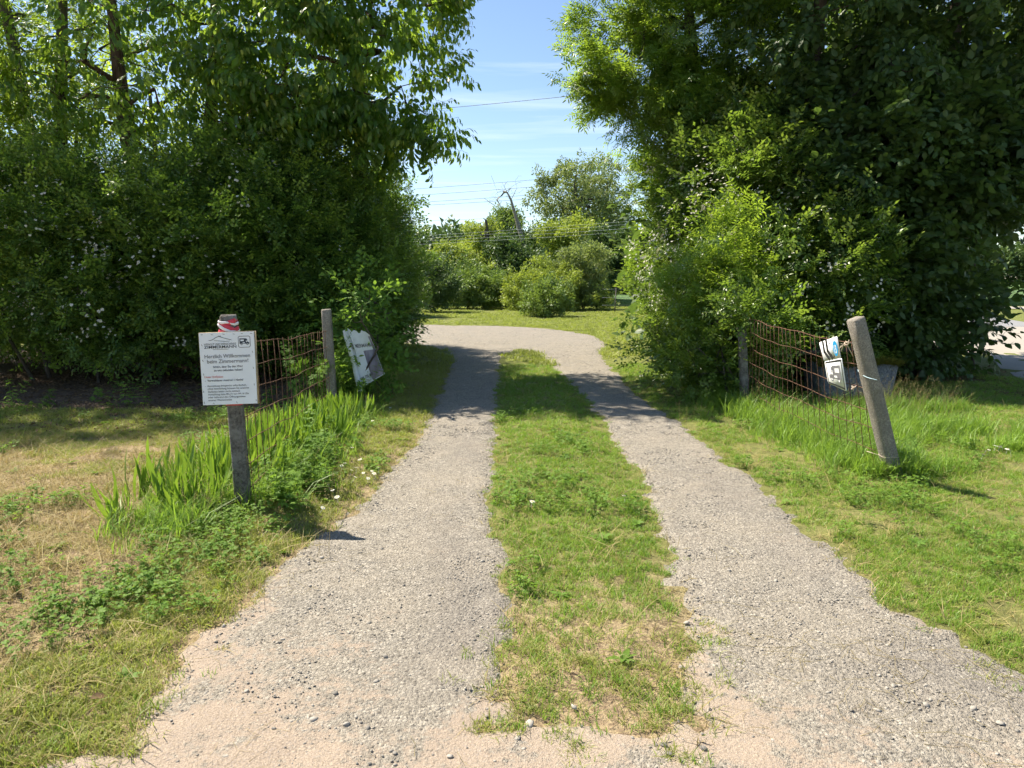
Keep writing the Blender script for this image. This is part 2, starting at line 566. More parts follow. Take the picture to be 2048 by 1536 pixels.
sandv = np.clip(sandv - darkv, 0, 1)
used = np.unique(F)
rm = np.full(len(X), -1); rm[used] = np.arange(len(used))
drive = obj('gravel_drive', mesh_np('gravel_drive', np.stack([X, Y, Z], 1)[used], rm[F], M['gravel'], {'sand': sandv[used], 'dark': np.clip(darkv, 0, 1)[used] * 0.6}, True),
            kind='structure', label='gravel drive of two ruts around a grass strip')
# the far bend where the drive turns off behind the shrubs
X, Y, F = grid(np.arange(-24.0, 4.0, 0.16), np.arange(16.9, 25.6, 0.12))
D = drive_d(X, Y)
Z = height(X, Y) + np.clip(D * 0.22, -0.03, 0.006)
F = F[(D[F] > -0.16).any(1)]
used = np.unique(F)
rm = np.full(len(X), -1); rm[used] = np.arange(len(used))
obj('gravel_bend', mesh_np('gravel_bend', np.stack([X, Y, Z], 1)[used], rm[F], M['gravel'], {'sand': np.full(len(used), 0.12), 'dark': np.zeros(len(used))}, True),
    drive)

# asphalt road and concrete yard at the side, farm track, fields
t = NT('pale_asphalt')
sp = t.noise(90.0, 4, 0.7)
c = t.mix(t.rng(sp, 0.35, 0.65), (0.26, 0.235, 0.20), (0.37, 0.335, 0.285))
c = t.mix(t.rng(t.noise(1.2, 5), 0.4, 0.7), c, (0.27, 0.25, 0.225))
M['asphalt'] = t.done(t.bsdf(c, 0.9, 0.2, 0.0, t.bump(sp, 0.4, 0.006)))
M['asphalt_grey'] = plain('grey_asphalt', (0.21, 0.21, 0.215), 0.9, 0.2, 0.15, 60)


def sheet(name, pts, z, mat, label, kind='structure', parent=None):
    m = MB()
    m.poly([(x, y, z) for x, y in pts])
    return m.build(name, mat, parent, kind=kind, label=label)


def gp(u, v):
    return tuple(G(u, v)[:2])


sheet('road', [gp(1975, 712), gp(2005, 745), gp(2048, 765), (12.0, 8.0), (40, 4.0), (60, 10), (45, 22.0), gp(2200, 655), gp(2048, 655), gp(1960, 655), (9.5, 19.0), (8.7, 15.0)], 0.034, M['asphalt'],
      'pale sunlit asphalt road beside the shrubs')
sheet('road_edge', [gp(2200, 655.5), gp(2048, 655.5), gp(1960, 655.5), (14.0, 24.5), gp(1966, 632), gp(2048, 646), (40.0, 23.0)], 0.038, M['asphalt_grey'], 'grey asphalt strip along the far side of the road')
sheet('farm_track', [(24, 40), (24.5, 37.0), (90, 37.5), (90, 40.5)], 0.03, M['asphalt'], 'narrow pale farm track before the wheat field')

t = NT('young_wheat')
nz = t.noise(7.0, 5, 0.7)
mpw = t.n.new('ShaderNodeMapping'); mpw.inputs['Scale'].default_value = (1.2, 0.12, 1.0); t.link(t.pos(), mpw.inputs[0])
rows = t.noise(6.0, 3, 0.6, mpw.outputs[0])
c = t.mix(t.rng(nz, 0.3, 0.7), (0.055, 0.12, 0.035), (0.13, 0.21, 0.07))
c = t.mix(t.rng(rows, 0.4, 0.6, 0.0, 0.45), c, (0.16, 0.23, 0.10))
M['wheat'] = t.done(t.bsdf(c, 0.8, 0.15, 0.0, t.bump(nz, 1.0, 0.25)))


def field(name, x0, x1, y0, y1, z, label):
    xs_, ys_ = np.linspace(x0, x1, 110), y0 + (y1 - y0) * np.linspace(0, 1, 60) ** 2
    X, Y, F = grid(xs_, ys_)
    Z = z + 0.16 * (n2(X, Y, 1.1, 9) - 0.5) + 0.5 * (n2(X, Y, 30, 10) - 0.5) * np.clip((Y - y0) / 60, 0, 1)
    b = (np.abs(Y - y0) < 1e-6) | (np.abs(X - x0) < 1e-6) | (np.abs(X - x1) < 1e-6)
    Z[b] = -0.05
    return obj(name, mesh_np(name, np.stack([X, Y, Z], 1), F, M['wheat'], None, True), kind='structure', label=label)


field('wheat_field', -30, 19, 41.0, 100.0, 0.42, 'green wheat field beyond the far shrubs')
field('grain_field', 22, 150, 42.0, 150.0, 0.42, 'blue-green wheat field across the road')

# ------------------------------------------------------------------ leaf templates (grow along +X, upper side +Z)
class Leafy:
    def __init__(s):
        s.V, s.F, s.T = [], [], []

    def _leaf(s, o, d, up, L, W, st, wd, fold, curl, tip):
        d = d.normalized()
        side = d.cross(up)
        if side.length < 1e-4:
            side = d.cross(Vector((1, 0.2, 0)))
        side.normalize()
        nrm = side.cross(d).normalized()
        b = len(s.V)
        rings = []
        for k, (tt, w) in enumerate(zip(st, wd)):
            c = o + d * (L * tt) - nrm * (curl * L * tt * tt)
            if w <= 0.001:
                s.V.append(tuple(c)); s.T.append(tip)
                rings.append((len(s.V) - 1,))
            else:
                hw = W * 0.5 * w
                lift = nrm * (fold * hw)
                for q in (c - side * hw + lift, c, c + side * hw + lift):
                    s.V.append(tuple(q)); s.T.append(tip)
                rings.append((len(s.V) - 3, len(s.V) - 2, len(s.V) - 1))
        for a, c in zip(rings[:-1], rings[1:]):
            if len(a) == 1:
                s.F += [(a[0], c[1], c[0]), (a[0], c[2], c[1])]
            elif len(c) == 1:
                s.F += [(a[0], a[1], c[0]), (a[1], a[2], c[0])]
            else:
                s.F += [(a[0], a[1], c[1], c[0]), (a[1], a[2], c[2], c[1])]

    def small(s, o, d, up, L, W, tip=0.0, fold=0.25, curl=0.15):
        s._leaf(o, d, up, L, W, (0, 0.45, 1), (0, 1, 0), fold, curl, tip)

    def ovate(s, o, d, up, L, W, tip=0.0, fold=0.25, curl=0.25):
        s._leaf(o, d, up, L, W, (0, 0.18, 0.45, 0.75, 1), (0, 0.72, 1, 0.62, 0), fold, curl, tip)

    def lance(s, o, d, up, L, W, tip=0.0, fold=0.3, curl=0.2):
        s._leaf(o, d, up, L, W, (0, 0.3, 0.65, 1), (0, 0.9, 0.75, 0), fold, curl, tip)

    def stick(s, a, b, r):
        a, b = Vector(a), Vector(b)
        d = (b - a).normalized()
        q = d.orthogonal().normalized() * r
        w = d.cross(q)
        n = len(s.V)
        for c, f in ((a, 1.0), (b, 0.5)):
            for e in (q, -q * 0.5 + w * 0.87, -q * 0.5 - w * 0.87):
                s.V.append(tuple(c + e * f)); s.T.append(0.0)
        s.F += [(n, n + 1, n + 4, n + 3), (n + 1, n + 2, n + 5, n + 4), (n + 2, n, n + 3, n + 5)]

    def template(s, name, mat):
        return bpy.data.objects.new(name, mesh_np(name, np.array(s.V), s.F, [mat], {'tip': np.array(s.T)}))


def rv(g, s=1.0):
    return Vector(g.normal(0, s, 3))


def pinnate(b, o, d, up, g, L, n, ll, lw, tip, kind='small'):
    """a compound leaf: n leaflet pairs and an end leaflet along a stalk"""
    d = d.normalized()
    side = d.cross(up).normalized()
    pts = [o + d * (L * f) - up * (0.16 * L * f * f) for f in np.linspace(0.25, 1, n + 1)]
    f = getattr(b, kind)
    b.stick(o, pts[-1], 0.0012)
    for i, p_ in enumerate(pts[:-1]):
        for sg in (-1, 1):
            dd = side * sg + d * (0.45 + 0.1 * g.normal()) + up * (0.12 * g.normal() - 0.1)
            f(p_, dd, up + rv(g, 0.18), ll * (0.85 + 0.3 * g.random()), lw, tip)
    f(pts[-1], d - up * 0.25, up, ll * 1.15, lw * 1.1, tip)


UP = Vector((0, 0, 1))


def t_rose(name, mat, seed, n=6, ll=0.047, lw=0.029, L=0.115, pairs=2, length=0.27):
    g = np.random.default_rng(seed)
    b = Leafy()
    prev = Vector((0, 0, 0))
    for i in range(n):
        f = (i + 0.6) / n
        p_ = Vector((length * f, 0.03 * g.normal(), -0.10 * length * f * f + 0.02 * g.normal()))
        b.stick(prev, p_, 0.0022)
        sg = 1 if i % 2 else -1
        d = Vector((0.55 + 0.3 * f + 0.2 * g.normal(), sg * (0.9 - 0.3 * f) + 0.2 * g.normal(), 0.15 + 0.35 * g.normal()))
        tip = max(0.0, f - (0.62 if seed % 4 else 0.1)) * 1.6 * (0.5 + g.random())
        pinnate(b, p_, d, (UP + rv(g, 0.35)).normalized(), g, L * (1.1 - 0.45 * max(0, f - 0.5)), pairs, ll, lw, min(tip, 0.9))
        prev = p_
    return b.template(name, mat)


def t_cherry(name, mat, seed, young=0.0, n=11, L=0.115):
    g = np.random.default_rng(seed)
    b = Leafy()
    prev = Vector((0, 0, 0))
    for i in range(n):
        f = (i + 0.5) / n
        p_ = Vector((0.42 * f, 0.025 * g.normal(), 0.05 * f - 0.02 * g.normal()))
        b.stick(prev, p_, 0.003)
        a = i * 2.4 + g.normal() * 0.3
        side = Vector((0.5 + 0.3 * f, math.cos(a) * 0.8, math.sin(a) * 0.35 - 0.05))
        q = p_ + side.normalized() * 0.035 - UP * 0.012
        b.stick(p_, q, 0.0012)
        droop = Vector((0.25 + 0.2 * f, side.y * 0.55, -0.95 + 0.35 * g.normal()))
        tip = young * max(0.0, f - 0.45) * 1.9 * (0.6 + 0.5 * g.random())
        l = L * (1.0 - 0.45 * max(0, f - 0.65) / 0.35) * (0.85 + 0.3 * g.random())
        b.ovate(q, droop, Vector((0.6, side.y, 0.5)) + rv(g, 0.3), l, l * 0.46, min(tip, 1.0), 0.3, 0.12)
        prev = p_
    return b.template(name, mat)


def t_ash(name, mat, seed, n=5, ll=0.085, lw=0.026, L=0.24, pairs=4):
    g = np.random.default_rng(seed)
    b = Leafy()
    for i in range(n):
        f = i / (n - 1)
        p_ = Vector((0.16 * f, 0, 0))
        a = i * 2.3 + g.normal() * 0.3
        d = Vector((0.75 + 0.2 * f, math.cos(a) * 0.9, 0.35 + 0.5 * math.sin(a)))
        pinnate(b, p_, d, (UP + rv(g, 0.3)).normalized(), g, L * (0.8 + 0.35 * g.random()), pairs, ll, lw, 0.7 * f * g.random(), 'lance')
    b.stick((0, 0, 0), (0.2, 0, 0), 0.004)
    return b.template(name, mat)


def t_broadleaf(name, mat, seed, n=9, L=0.11, ratio=0.66, length=0.38, young=0.5, kind='ovate'):
    g = np.random.default_rng(seed)
    b = Leafy()
    prev = Vector((0, 0, 0))
    for i in range(n):
        f = (i + 0.6) / n
        p_ = Vector((length * f, 0.03 * g.normal(), -0.06 * f + 0.015 * g.normal()))
        b.stick(prev, p_, 0.0025)
        sg = 1 if i % 2 else -1
        d = Vector((0.5 + 0.4 * f, sg * (0.9 - 0.3 * f), -0.18 + 0.3 * g.normal()))
        l = L * (0.7 + 0.5 * g.random())
        getattr(b, kind)(p_ + d.normalized() * 0.015, d, UP + rv(g, 0.3), l, l * ratio, young * max(0.0, f - 0.6) * 1.5 * g.random(), 0.2, 0.25)
        prev = p_
    return b.template(name, mat)


def t_cluster(name, mat, seed, n=30, rad=0.33, L=0.15, ratio=0.6):
    """a puff of leaves for trees far away"""
    g = np.random.default_rng(seed)
    b = Leafy()
    for i in range(n):
        v = rv(g)
        v = v.normalized() * (rad * g.random() ** 0.45)
        v.z *= 0.7
        p_ = v + Vector((rad * 0.6, 0, 0))
        b.small(p_, v + rv(g, 0.2) + Vector((0.1, 0, -0.05)), UP + rv(g, 0.45), L * (0.6 + 0.7 * g.random()), L * ratio, 0.8 * g.random() ** 3)
    b.stick((0, 0, 0), (rad, 0, 0), 0.006)
    return b.template(name, mat)


def t_flowers(name, mat, seed, n=5, rad=0.06, size=0.026):
    g = np.random.default_rng(seed)
    b = Leafy()
    for i in range(n):
        c = Vector((0.10 + 0.02 * g.normal(), rad * g.normal(), rad * g.normal()))
        nr = (Vector((1, 0, 0.4)) + rv(g, 0.35)).normalized()
        a = nr.orthogonal().normalized()
        q = nr.cross(a)
        k = 5
        for j in range(k):
            th = 2 * math.pi * j / k + g.random()
            d = a * math.cos(th) + q * math.sin(th)
            b.small(c, d + nr * 0.25, nr, size * 0.62, size * 0.62, 0.0, 0.1, 0.1)
        b.small(c + nr * 0.003, a, nr, 0.007, 0.007, 1.0)
        b.small(c + nr * 0.003, -a, nr, 0.007, 0.007, 1.0)
    return b.template(name, mat)


def t_umbel(name, mat, seed, n=60, rad=0.075):
    g = np.random.default_rng(seed)
    b = Leafy()
    for i in range(n):
        r = rad * math.sqrt(g.random())
        th = g.random() * 6.28
        c = Vector((0.08 - 1.6 * r * r / rad * 0.2 + 0.008 * g.normal(), r * math.cos(th), r * math.sin(th)))
        b.small(c, rv(g), Vector((1, 0, 0)), 0.012, 0.010, 0.15 * g.random())
        b.small(c, rv(g), Vector((1, 0, 0.4)), 0.012, 0.010, 0.0)
    for i in range(5):
        th = i * 1.25
        b.stick((0, 0, 0), (0.075, 0.6 * rad * math.cos(th), 0.6 * rad * math.sin(th)), 0.001)
    return b.template(name, mat)


def t_grass(name, mat, seed, n, h0, h1, rad, w, lean, arch=0.5, seg=2):
    g = np.random.default_rng(seed)
    b = Leafy()
    for i in range(n):
        th = g.random() * 6.283
        r = rad * math.sqrt(g.random())
        o = Vector((r * math.cos(th), r * math.sin(th), -0.006))
        ph = g.random() * 6.283
        hz = Vector((math.cos(ph), math.sin(ph), 0))
        h = h0 + (h1 - h0) * g.random()
        ln = abs(g.normal()) * lean
        sd = Vector((-hz.y, hz.x, 0))
        ww = w * (0.7 + 0.6 * g.random())
        p0, p1 = o, o + UP * (h * 0.5) + hz * (h * 0.5 * ln)
        p2 = p1 + UP * (h * (0.5 - arch * 0.45 * ln)) + hz * (h * 0.5 * (ln + arch * 0.8))
        n0 = len(b.V)
        tp = g.random() ** 2
        for q, tt in ((p0 - sd * ww * 0.5, 0.1), (p0 + sd * ww * 0.5, 0.1), (p1 - sd * ww * 0.45, 0.2 * tp), (p1 + sd * ww * 0.45, 0.2 * tp), (p2, tp)):
            b.V.append(tuple(q)); b.T.append(tt * 0.8)
        b.F += [(n0, n0 + 1, n0 + 3, n0 + 2), (n0 + 2, n0 + 3, n0 + 4)]
    return b.template(name, mat)


def t_strap(name, mat, seed, n=9, h0=0.18, h1=0.34, w=0.026):
    """rosette of upright strap-like broad leaves"""
    g = np.random.default_rng(seed)
    b = Leafy()
    for i in range(n):
        th = g.random() * 6.283
        hz = Vector((math.cos(th), math.sin(th), 0))
        ln = 0.2 + 0.95 * g.random() ** 1.3
        h = h0 * (0.6 + 0.4 * g.random()) + (h1 - h0) * g.random()
        d = (UP + hz * ln).normalized()
        b._leaf(hz * 0.012, d, -hz + UP * 0.3, h, w * (0.7 + 0.6 * g.random()), (0, 0.2, 0.5, 0.8, 1), (0.35, 0.7, 1, 0.75, 0), 0.35, -0.05 - 0.6 * g.random(), 0.9 * g.random() ** 2)
    return b.template(name, mat)


def t_clover(name, mat, seed, n=16, rad=0.07, L=0.016, hmax=0.07):
    g = np.random.default_rng(seed)
    b = Leafy()
    for i in range(n):
        th = g.random() * 6.283
        r = rad * math.sqrt(g.random())
        c = Vector((r * math.cos(th), r * math.sin(th), 0.02 + hmax * g.random()))
        b.stick((c.x * 0.8, c.y * 0.8, 0), c, 0.0008)
        a0 = g.random() * 6.28
        for k in range(3):
            a = a0 + k * 2.09
            b.small(c, Vector((math.cos(a), math.sin(a), 0.15 + 0.25 * g.normal())), UP + rv(g, 0.3), L * (0.8 + 0.5 * g.random()), L * 0.95, 0.3 * g.random(), 0.2, 0.1)
    return b.template(name, mat)


def t_rosette(name, mat, seed, n=7, L=0.10):
    g = np.random.default_rng(seed)
    b = Leafy()
    for i in range(n):
        a = i * 2.4
        d = Vector((math.cos(a), math.sin(a), 0.35 + 0.4 * g.random()))
        b.ovate(Vector((0, 0, 0.004)), d, UP + rv(g, 0.15), L * (0.7 + 0.5 * g.random()), L * 0.42, 0.3 * g.random(), 0.2, 0.35)
    return b.template(name, mat)


def t_weed(name, mat, seed, h=0.35, n=16, L=0.07):
    """upright leafy herb"""
    g = np.random.default_rng(seed)
    b = Leafy()
    top = Vector((0.05 * g.normal(), 0.05 * g.normal(), h))
    b.stick((0, 0, 0), top, 0.003)
    for i in range(n):
        f = 0.12 + 0.88 * i / n
        a = i * 2.4
        d = Vector((math.cos(a), math.sin(a), 0.25 + 0.3 * g.normal()))
        p_ = top * f
        l = L * (1.15 - 0.6 * f) * (0.8 + 0.4 * g.random())
        for k in (-0.5, 0, 0.5):
            dd = Vector((d.x * math.cos(k) - d.y * math.sin(k), d.x * math.sin(k) + d.y * math.cos(k), d.z))
            b.small(p_ + dd * l * 0.4, dd, UP, l, l * 0.5, 0.4 * max(0, f - 0.6), 0.2, 0.35)
    return b.template(name, mat)


def t_seed(name, mat, seed, n=5, h=0.45):
    g = np.random.default_rng(seed)
    b = Leafy()
    for i in range(n):
        a = g.random() * 6.28
        ln = 0.15 + 0.35 * g.random()
        hh_ = h * (0.7 + 0.5 * g.random())
        o = Vector((0.03 * g.normal(), 0.03 * g.normal(), 0))
        hz = Vector((math.cos(a), math.sin(a), 0))
        mid = o + UP * hh_ * 0.6 + hz * hh_ * 0.25 * ln
        top = mid + UP * hh_ * 0.4 + hz * hh_ * 0.6 * ln
        b.stick(o, mid, 0.0013); b.stick(mid, top, 0.001)
        for k in range(14):
            f = 0.25 + 0.75 * k / 14
            p_ = mid.lerp(top, f) + rv(g, 0.012 * (1.3 - f))
            b.small(p_, hz + rv(g, 0.8), UP + rv(g, 0.4), 0.014, 0.004, 0.3)
    return b.template(name, mat)


def t_litter(name, mat, seed, n=6):
    g = np.random.default_rng(seed)
    b = Leafy()
    for i in range(n):
        c = Vector((0.08 * g.normal(), 0.08 * g.normal(), 0.008 + 0.006 * g.random()))
        d = Vector((g.normal(), g.normal(), 0.15 * g.normal()))
        b.small(c, d, UP + rv(g, 0.35), 0.03 + 0.03 * g.random(), 0.022, g.random(), 0.3, 0.4)
    for i in range(3):
        a = Vector((0.08 * g.normal(), 0.08 * g.normal(), 0.008))
        b.stick(a, a + Vector((g.normal() * 0.06, g.normal() * 0.06, 0.01)), 0.0015)
    return b.template(name, mat)


T = {}
T['rose'] = [t_rose('tpl_rose%d' % i, M['rose'], 10 + i) for i in range(4)]
T['rose_right'] = [t_rose('tpl_bramble%d' % i, M['rose_right'], 20 + i, 6, 0.056, 0.034, 0.125, 2, 0.28) for i in range(4)]
T['cherry'] = [t_cherry('tpl_cherry%d' % i, M['cherry'], 30 + i, young=(0.0, 0.15, 0.4, 1.0)[i]) for i in range(4)]
T['ash'] = [t_ash('tpl_ash%d' % i, M['ash'], 40 + i) for i in range(4)]
T['hazel'] = [t_broadleaf('tpl_hazel%d' % i, M['hazel'], 50 + i) for i in range(4)]
T['vine'] = [t_broadleaf('tpl_vine%d' % i, M['weed'], 55 + i, 9, 0.075, 0.62, 0.30, 0.3) for i in range(3)]
T['grove'] = [t_broadleaf('tpl_grove%d' % i, M['grove'], 60 + i, 12, 0.07, 0.6, 0.42, 0.5, 'small') for i in range(4)]
for k in ('far_yellow', 'far_green', 'far_dark', 'far_grey'):
    T[k] = [t_cluster('tpl_%s%d' % (k, i), M[k], 70 + i) for i in range(3)]
T['near_cluster'] = [t_cluster('tpl_near%d' % i, M['far_yellow'], 80 + i, 30, 0.22, 0.105, 0.65) for i in range(3)]
T['near_mid'] = [t_cluster('tpl_mid%d' % i, M['far_green'], 85 + i, 30, 0.22, 0.105, 0.65) for i in range(3)]
T['flowers'] = [t_flowers('tpl_flowers%d' % i, M['petal'], 90 + i, (3, 6, 11)[i]) for i in range(3)]
T['umbel'] = [t_umbel('tpl_umbel%d' % i, M['cream'], 95 + i) for i in range(3)]
T['short'] = [t_grass('tpl_short%d' % i, M['grass'], 100 + i, 16, 0.015, 0.042, 0.035, 0.0030, 1.0) for i in range(4)]
T['strip'] = [t_grass('tpl_strip%d' % i, M['grass_lush'], 104 + i, 18, 0.018, 0.048, 0.035, 0.0030, 0.85) for i in range(3)] + [t_grass('tpl_strip3', M['grass'], 107, 18, 0.015, 0.042, 0.035, 0.003, 1.0)]
T['dry'] = [t_grass('tpl_dry%d' % i, M['grass_dry'], 110 + i, 13, 0.02, 0.055, 0.04, 0.0024, 2.4, 0.3) for i in range(3)]
T['medium'] = [t_grass('tpl_medium%d' % i, M['grass_lush'], 115 + i, 14, 0.08, 0.18, 0.04, 0.0045, 0.6, 0.8) for i in range(3)]
T['long'] = [t_grass('tpl_long%d' % i, M['grass_lush'], 120 + i, 13, 0.16, 0.36, 0.05, 0.006, 0.45, 0.9) for i in range(3)]
T['strap'] = [t_strap('tpl_strap%d' % i, M['broad'], 125 + i) for i in range(3)]
T['clover'] = [t_clover('tpl_clover%d' % i, M['weed'], 130 + i) for i in range(3)]
T['rosette'] = [t_rosette('tpl_rosette%d' % i, M['weed'], 135 + i) for i in range(2)]
T['weed'] = [t_weed('tpl_weed%d' % i, M['weed'], 140 + i, (0.25, 0.35, 0.45)[i]) for i in range(3)]
T['seed'] = [t_seed('tpl_seed%d' % i, M['grass_dry'], 145 + i) for i in range(2)]
T['litter'] = [t_litter('tpl_litter%d' % i, M['litter'], 150 + i) for i in range(3)]
T['mossy'] = [t_grass('tpl_moss%d' % i, M['moss'], 155 + i, 20, 0.01, 0.045, 0.03, 0.004, 1.2) for i in range(2)]
T['far_grass'] = [t_grass('tpl_fargrass%d' % i, M['grass'], 160 + i, 26, 0.03, 0.075, 0.11, 0.010, 0.9) for i in range(3)]

# ------------------------------------------------------------------ scattering: points + geometry nodes
_trees = {}


def node_tree(key):
    if key in _trees:
        return _trees[key]
    tp = T[key]
    nt = bpy.data.node_groups.new('scatter_' + key, 'GeometryNodeTree')
    nt.interface.new_socket('Geometry', in_out='INPUT', socket_type='NodeSocketGeometry')
    nt.interface.new_socket('Geometry', in_out='OUTPUT', socket_type='NodeSocketGeometry')
    n, l = nt.nodes, nt.links
    gi, go = n.new('NodeGroupInput'), n.new('NodeGroupOutput')
    iop = n.new('GeometryNodeInstanceOnPoints')
    l.new(gi.outputs[0], iop.inputs['Points'])

    def named(nm, ty):
        a = n.new('GeometryNodeInputNamedAttribute')
        a.data_type = ty
        a.inputs['Name'].default_value = nm
        return a.outputs[0]
    jn = n.new('GeometryNodeJoinGeometry')
    for o in reversed(tp):
        oi = n.new('GeometryNodeObjectInfo')
        oi.inputs['Object'].default_value = o
        oi.inputs['As Instance'].default_value = False
        g2 = n.new('GeometryNodeGeometryToInstance')
        l.new(oi.outputs['Geometry'], g2.inputs[0])
        l.new(g2.outputs[0], jn.inputs[0])
    l.new(jn.outputs[0], iop.inputs['Instance'])
    iop.inputs['Pick Instance'].default_value = True
    l.new(named('idx', 'INT'), iop.inputs['Instance Index'])
    e2r = n.new('FunctionNodeEulerToRotation')
    l.new(named('rot', 'FLOAT_VECTOR'), e2r.inputs[0])
    l.new(e2r.outputs[0], iop.inputs['Rotation'])
    l.new(named('size', 'FLOAT'), iop.inputs['Scale'])
    l.new(iop.outputs[0], go.inputs[0])
    _trees[key] = nt
    return nt


def scatter(name, key, P, rot, size, idx=None, parent=None, g=None, **kw):
    g = g or np.random.default_rng(len(P))
    n = len(P)
    me = bpy.data.meshes.new(name)
    me.vertices.add(n)
    me.vertices.foreach_set('co', np.asarray(P, np.float32).ravel())
    a = me.attributes.new('rot', 'FLOAT_VECTOR', 'POINT'); a.data.foreach_set('vector', np.asarray(rot, np.float32).ravel())
    a = me.attributes.new('size', 'FLOAT', 'POINT'); a.data.foreach_set('value', np.asarray(size, np.float32))
    if idx is None:
        idx = g.integers(0, len(T[key]), n)
    a = me.attributes.new('idx', 'INT', 'POINT'); a.data.foreach_set('value', np.asarray(idx, np.int32))
    me.materials.append(T[key][0].data.materials[0])
    o = obj(name, me, parent, **kw)
    m = o.modifiers.new('scatter', 'NODES')
    m.node_group = node_tree(key)
    return o


def dir_rot(D, roll):
    D = D / np.maximum(np.linalg.norm(D, axis=1, keepdims=True), 1e-6)
    return np.stack([roll, -np.arcsin(np.clip(D[:, 2], -1, 1)), np.arctan2(D[:, 1], D[:, 0])], 1)

# ------------------------------------------------------------------ trees and shrubs
def lump_points(lumps, n, g, seed, amp=0.30, freq=0.9, inner=0.25, deep=0.62, zmin=0.05):
    """points near the uneven surface of a union of ellipsoids, with outward directions"""
    L = np.array(lumps, float)
    A = (L[:, 3] * L[:, 4] + L[:, 4] * L[:, 5] + L[:, 3] * L[:, 5])
    P_, N_ = [], []
    need = n
    for _ in range(12):
        m = int(need * 1.8) + 50
        k = g.choice(len(L), m, p=A / A.sum())
        u = g.normal(0, 1, (m, 3))
        u /= np.linalg.norm(u, axis=1, keepdims=True)
        c, r = L[k, :3], L[k, 3:6]
        S = c + u * r
        f = 1 + amp * 2 * (n3(S, freq, seed) - 0.5) + amp * 0.9 * (n3(S, freq * 0.36, seed + 1) - 0.5)
        tt = np.where(g.random(m) > inner, 1 - 0.10 * np.abs(g.normal(0, 1, m)), g.random(m) ** 0.5 * 0.95)
        p_ = c + u * r * (f * tt)[:, None]
        nn = u / r
        nn /= np.linalg.norm(nn, axis=1, keepdims=True)
        ok = p_[:, 2] > zmin
        for j in range(len(L)):
            q = (((p_ - L[j, :3]) / L[j, 3:6]) ** 2).sum(1)
            ok &= (k == j) | (q > deep) | (tt < 0.85)
        P_.append(p_[ok]); N_.append(nn[ok])
        need -= ok.sum()
        if need <= 0:
            break
    P_, N_ = np.concatenate(P_)[:n], np.concatenate(N_)[:n]
    return P_, N_


class Skeleton:
    def __init__(s, trunk, seg=0.35):
        s.P, s.par = [np.array(trunk[0], float)], [-1]
        for a, b in zip(trunk[:-1], trunk[1:]):
            a, b = np.array(a, float), np.array(b, float)
            k = max(1, int(np.linalg.norm(b - a) / seg))
            for i in range(1, k + 1):
                s.P.append(a + (b - a) * i / k); s.par.append(len(s.P) - 2)
        s.n_trunk = len(s.P)
        s.tips = []

    def grow(s, targets, g, zfrom=0.0, wob=0.10, seg=0.3, up=0.7):
        base = s.P[0]
        order = np.argsort(np.linalg.norm(np.array(targets) - np.array(s.P)[min(s.n_trunk - 1, len(s.P) - 1)], axis=1))
        for i in order:
            tg = np.array(targets[i], float)
            A = np.array(s.P)
            d = np.linalg.norm(A - tg, axis=1)
            cost = d + up * np.maximum(0, A[:, 2] - tg[2] + 0.25 * d) + 50.0 * (A[:, 2] < base[2] + zfrom)
            j = int(np.argmin(cost))
            a = s.P[j]
            k = max(1, int(d[j] / seg))
            prev = j
            bow = np.array([0, 0, 0.10 * d[j]]) * (1 if g.random() < 0.7 else -0.5)
            for q in range(1, k + 1):
                f = q / k
                p_ = a + (tg - a) * f + bow * math.sin(math.pi * f)
                if q < k:
                    p_ = p_ + g.normal(0, wob * min(1, d[j]) * 0.4, 3)
                s.P.append(p_); s.par.append(prev)
                prev = len(s.P) - 1
            s.tips.append(prev)

    def radii(s, tip=0.006, power=2.3, rmax=None):
        n = len(s.P)
        acc = np.zeros(n)
        r = np.zeros(n)
        for i in range(n - 1, -1, -1):
            r[i] = max(tip, acc[i] ** (1 / power)) if acc[i] > 0 else tip
            if s.par[i] >= 0:
                acc[s.par[i]] += r[i] ** power
        if rmax and r[0] > 0:
            r = tip + (r - tip) * (rmax - tip) / max(r[0] - tip, 1e-6)
        s.r = r
        return r

    def mesh(s, name, mat, k=6):
        V, F = [], []
        n = len(s.P)
        ring = {}
        main = {}
        for i in range(n):
            p_ = s.par[i]
            if p_ >= 0 and (p_ not in main or s.r[i] > s.r[main[p_]]):
                main[p_] = i

        def mk(c, d, r):
            d = d / max(np.linalg.norm(d), 1e-6)
            ref = np.array([0.3, 0.8, 0.52]) if abs(d @ np.array([0.3, 0.8, 0.52])) < 0.95 else np.array([0.9, -0.3, 0.1])
            a = ref - d * (ref @ d); a /= np.linalg.norm(a)
            b = np.cross(d, a)
            st = len(V)
            for j in range(k):
                th = 2 * math.pi * j / k
                V.append(c + (a * math.cos(th) + b * math.sin(th)) * r)
            return st
        d0 = s.P[main[0]] - s.P[0] if 0 in main else np.array([0, 0, 1.0])
        ring[0] = mk(s.P[0], d0, s.r[0] * 1.25)
        for i in range(1, n):
            p_ = s.par[i]
            d = s.P[i] - s.P[p_]
            ring[i] = mk(s.P[i], d, s.r[i])
            a = ring[p_] if main[p_] == i else mk(s.P[p_], d, s.r[i])
            b = ring[i]
            for j in range(k):
                F.append((a + j, a + (j + 1) % k, b + (j + 1) % k, b + j))
        return mesh_np(name, np.array(V), np.array(F), mat, None, True)


def leaf_rot(N, g, out=0.8, upw=0.35, jit=0.6, roll=0.5):
    D = N * out + np.array([0, 0, upw]) + g.normal(0, jit, N.shape)
    return dir_rot(D, g.normal(0, roll, len(N)))


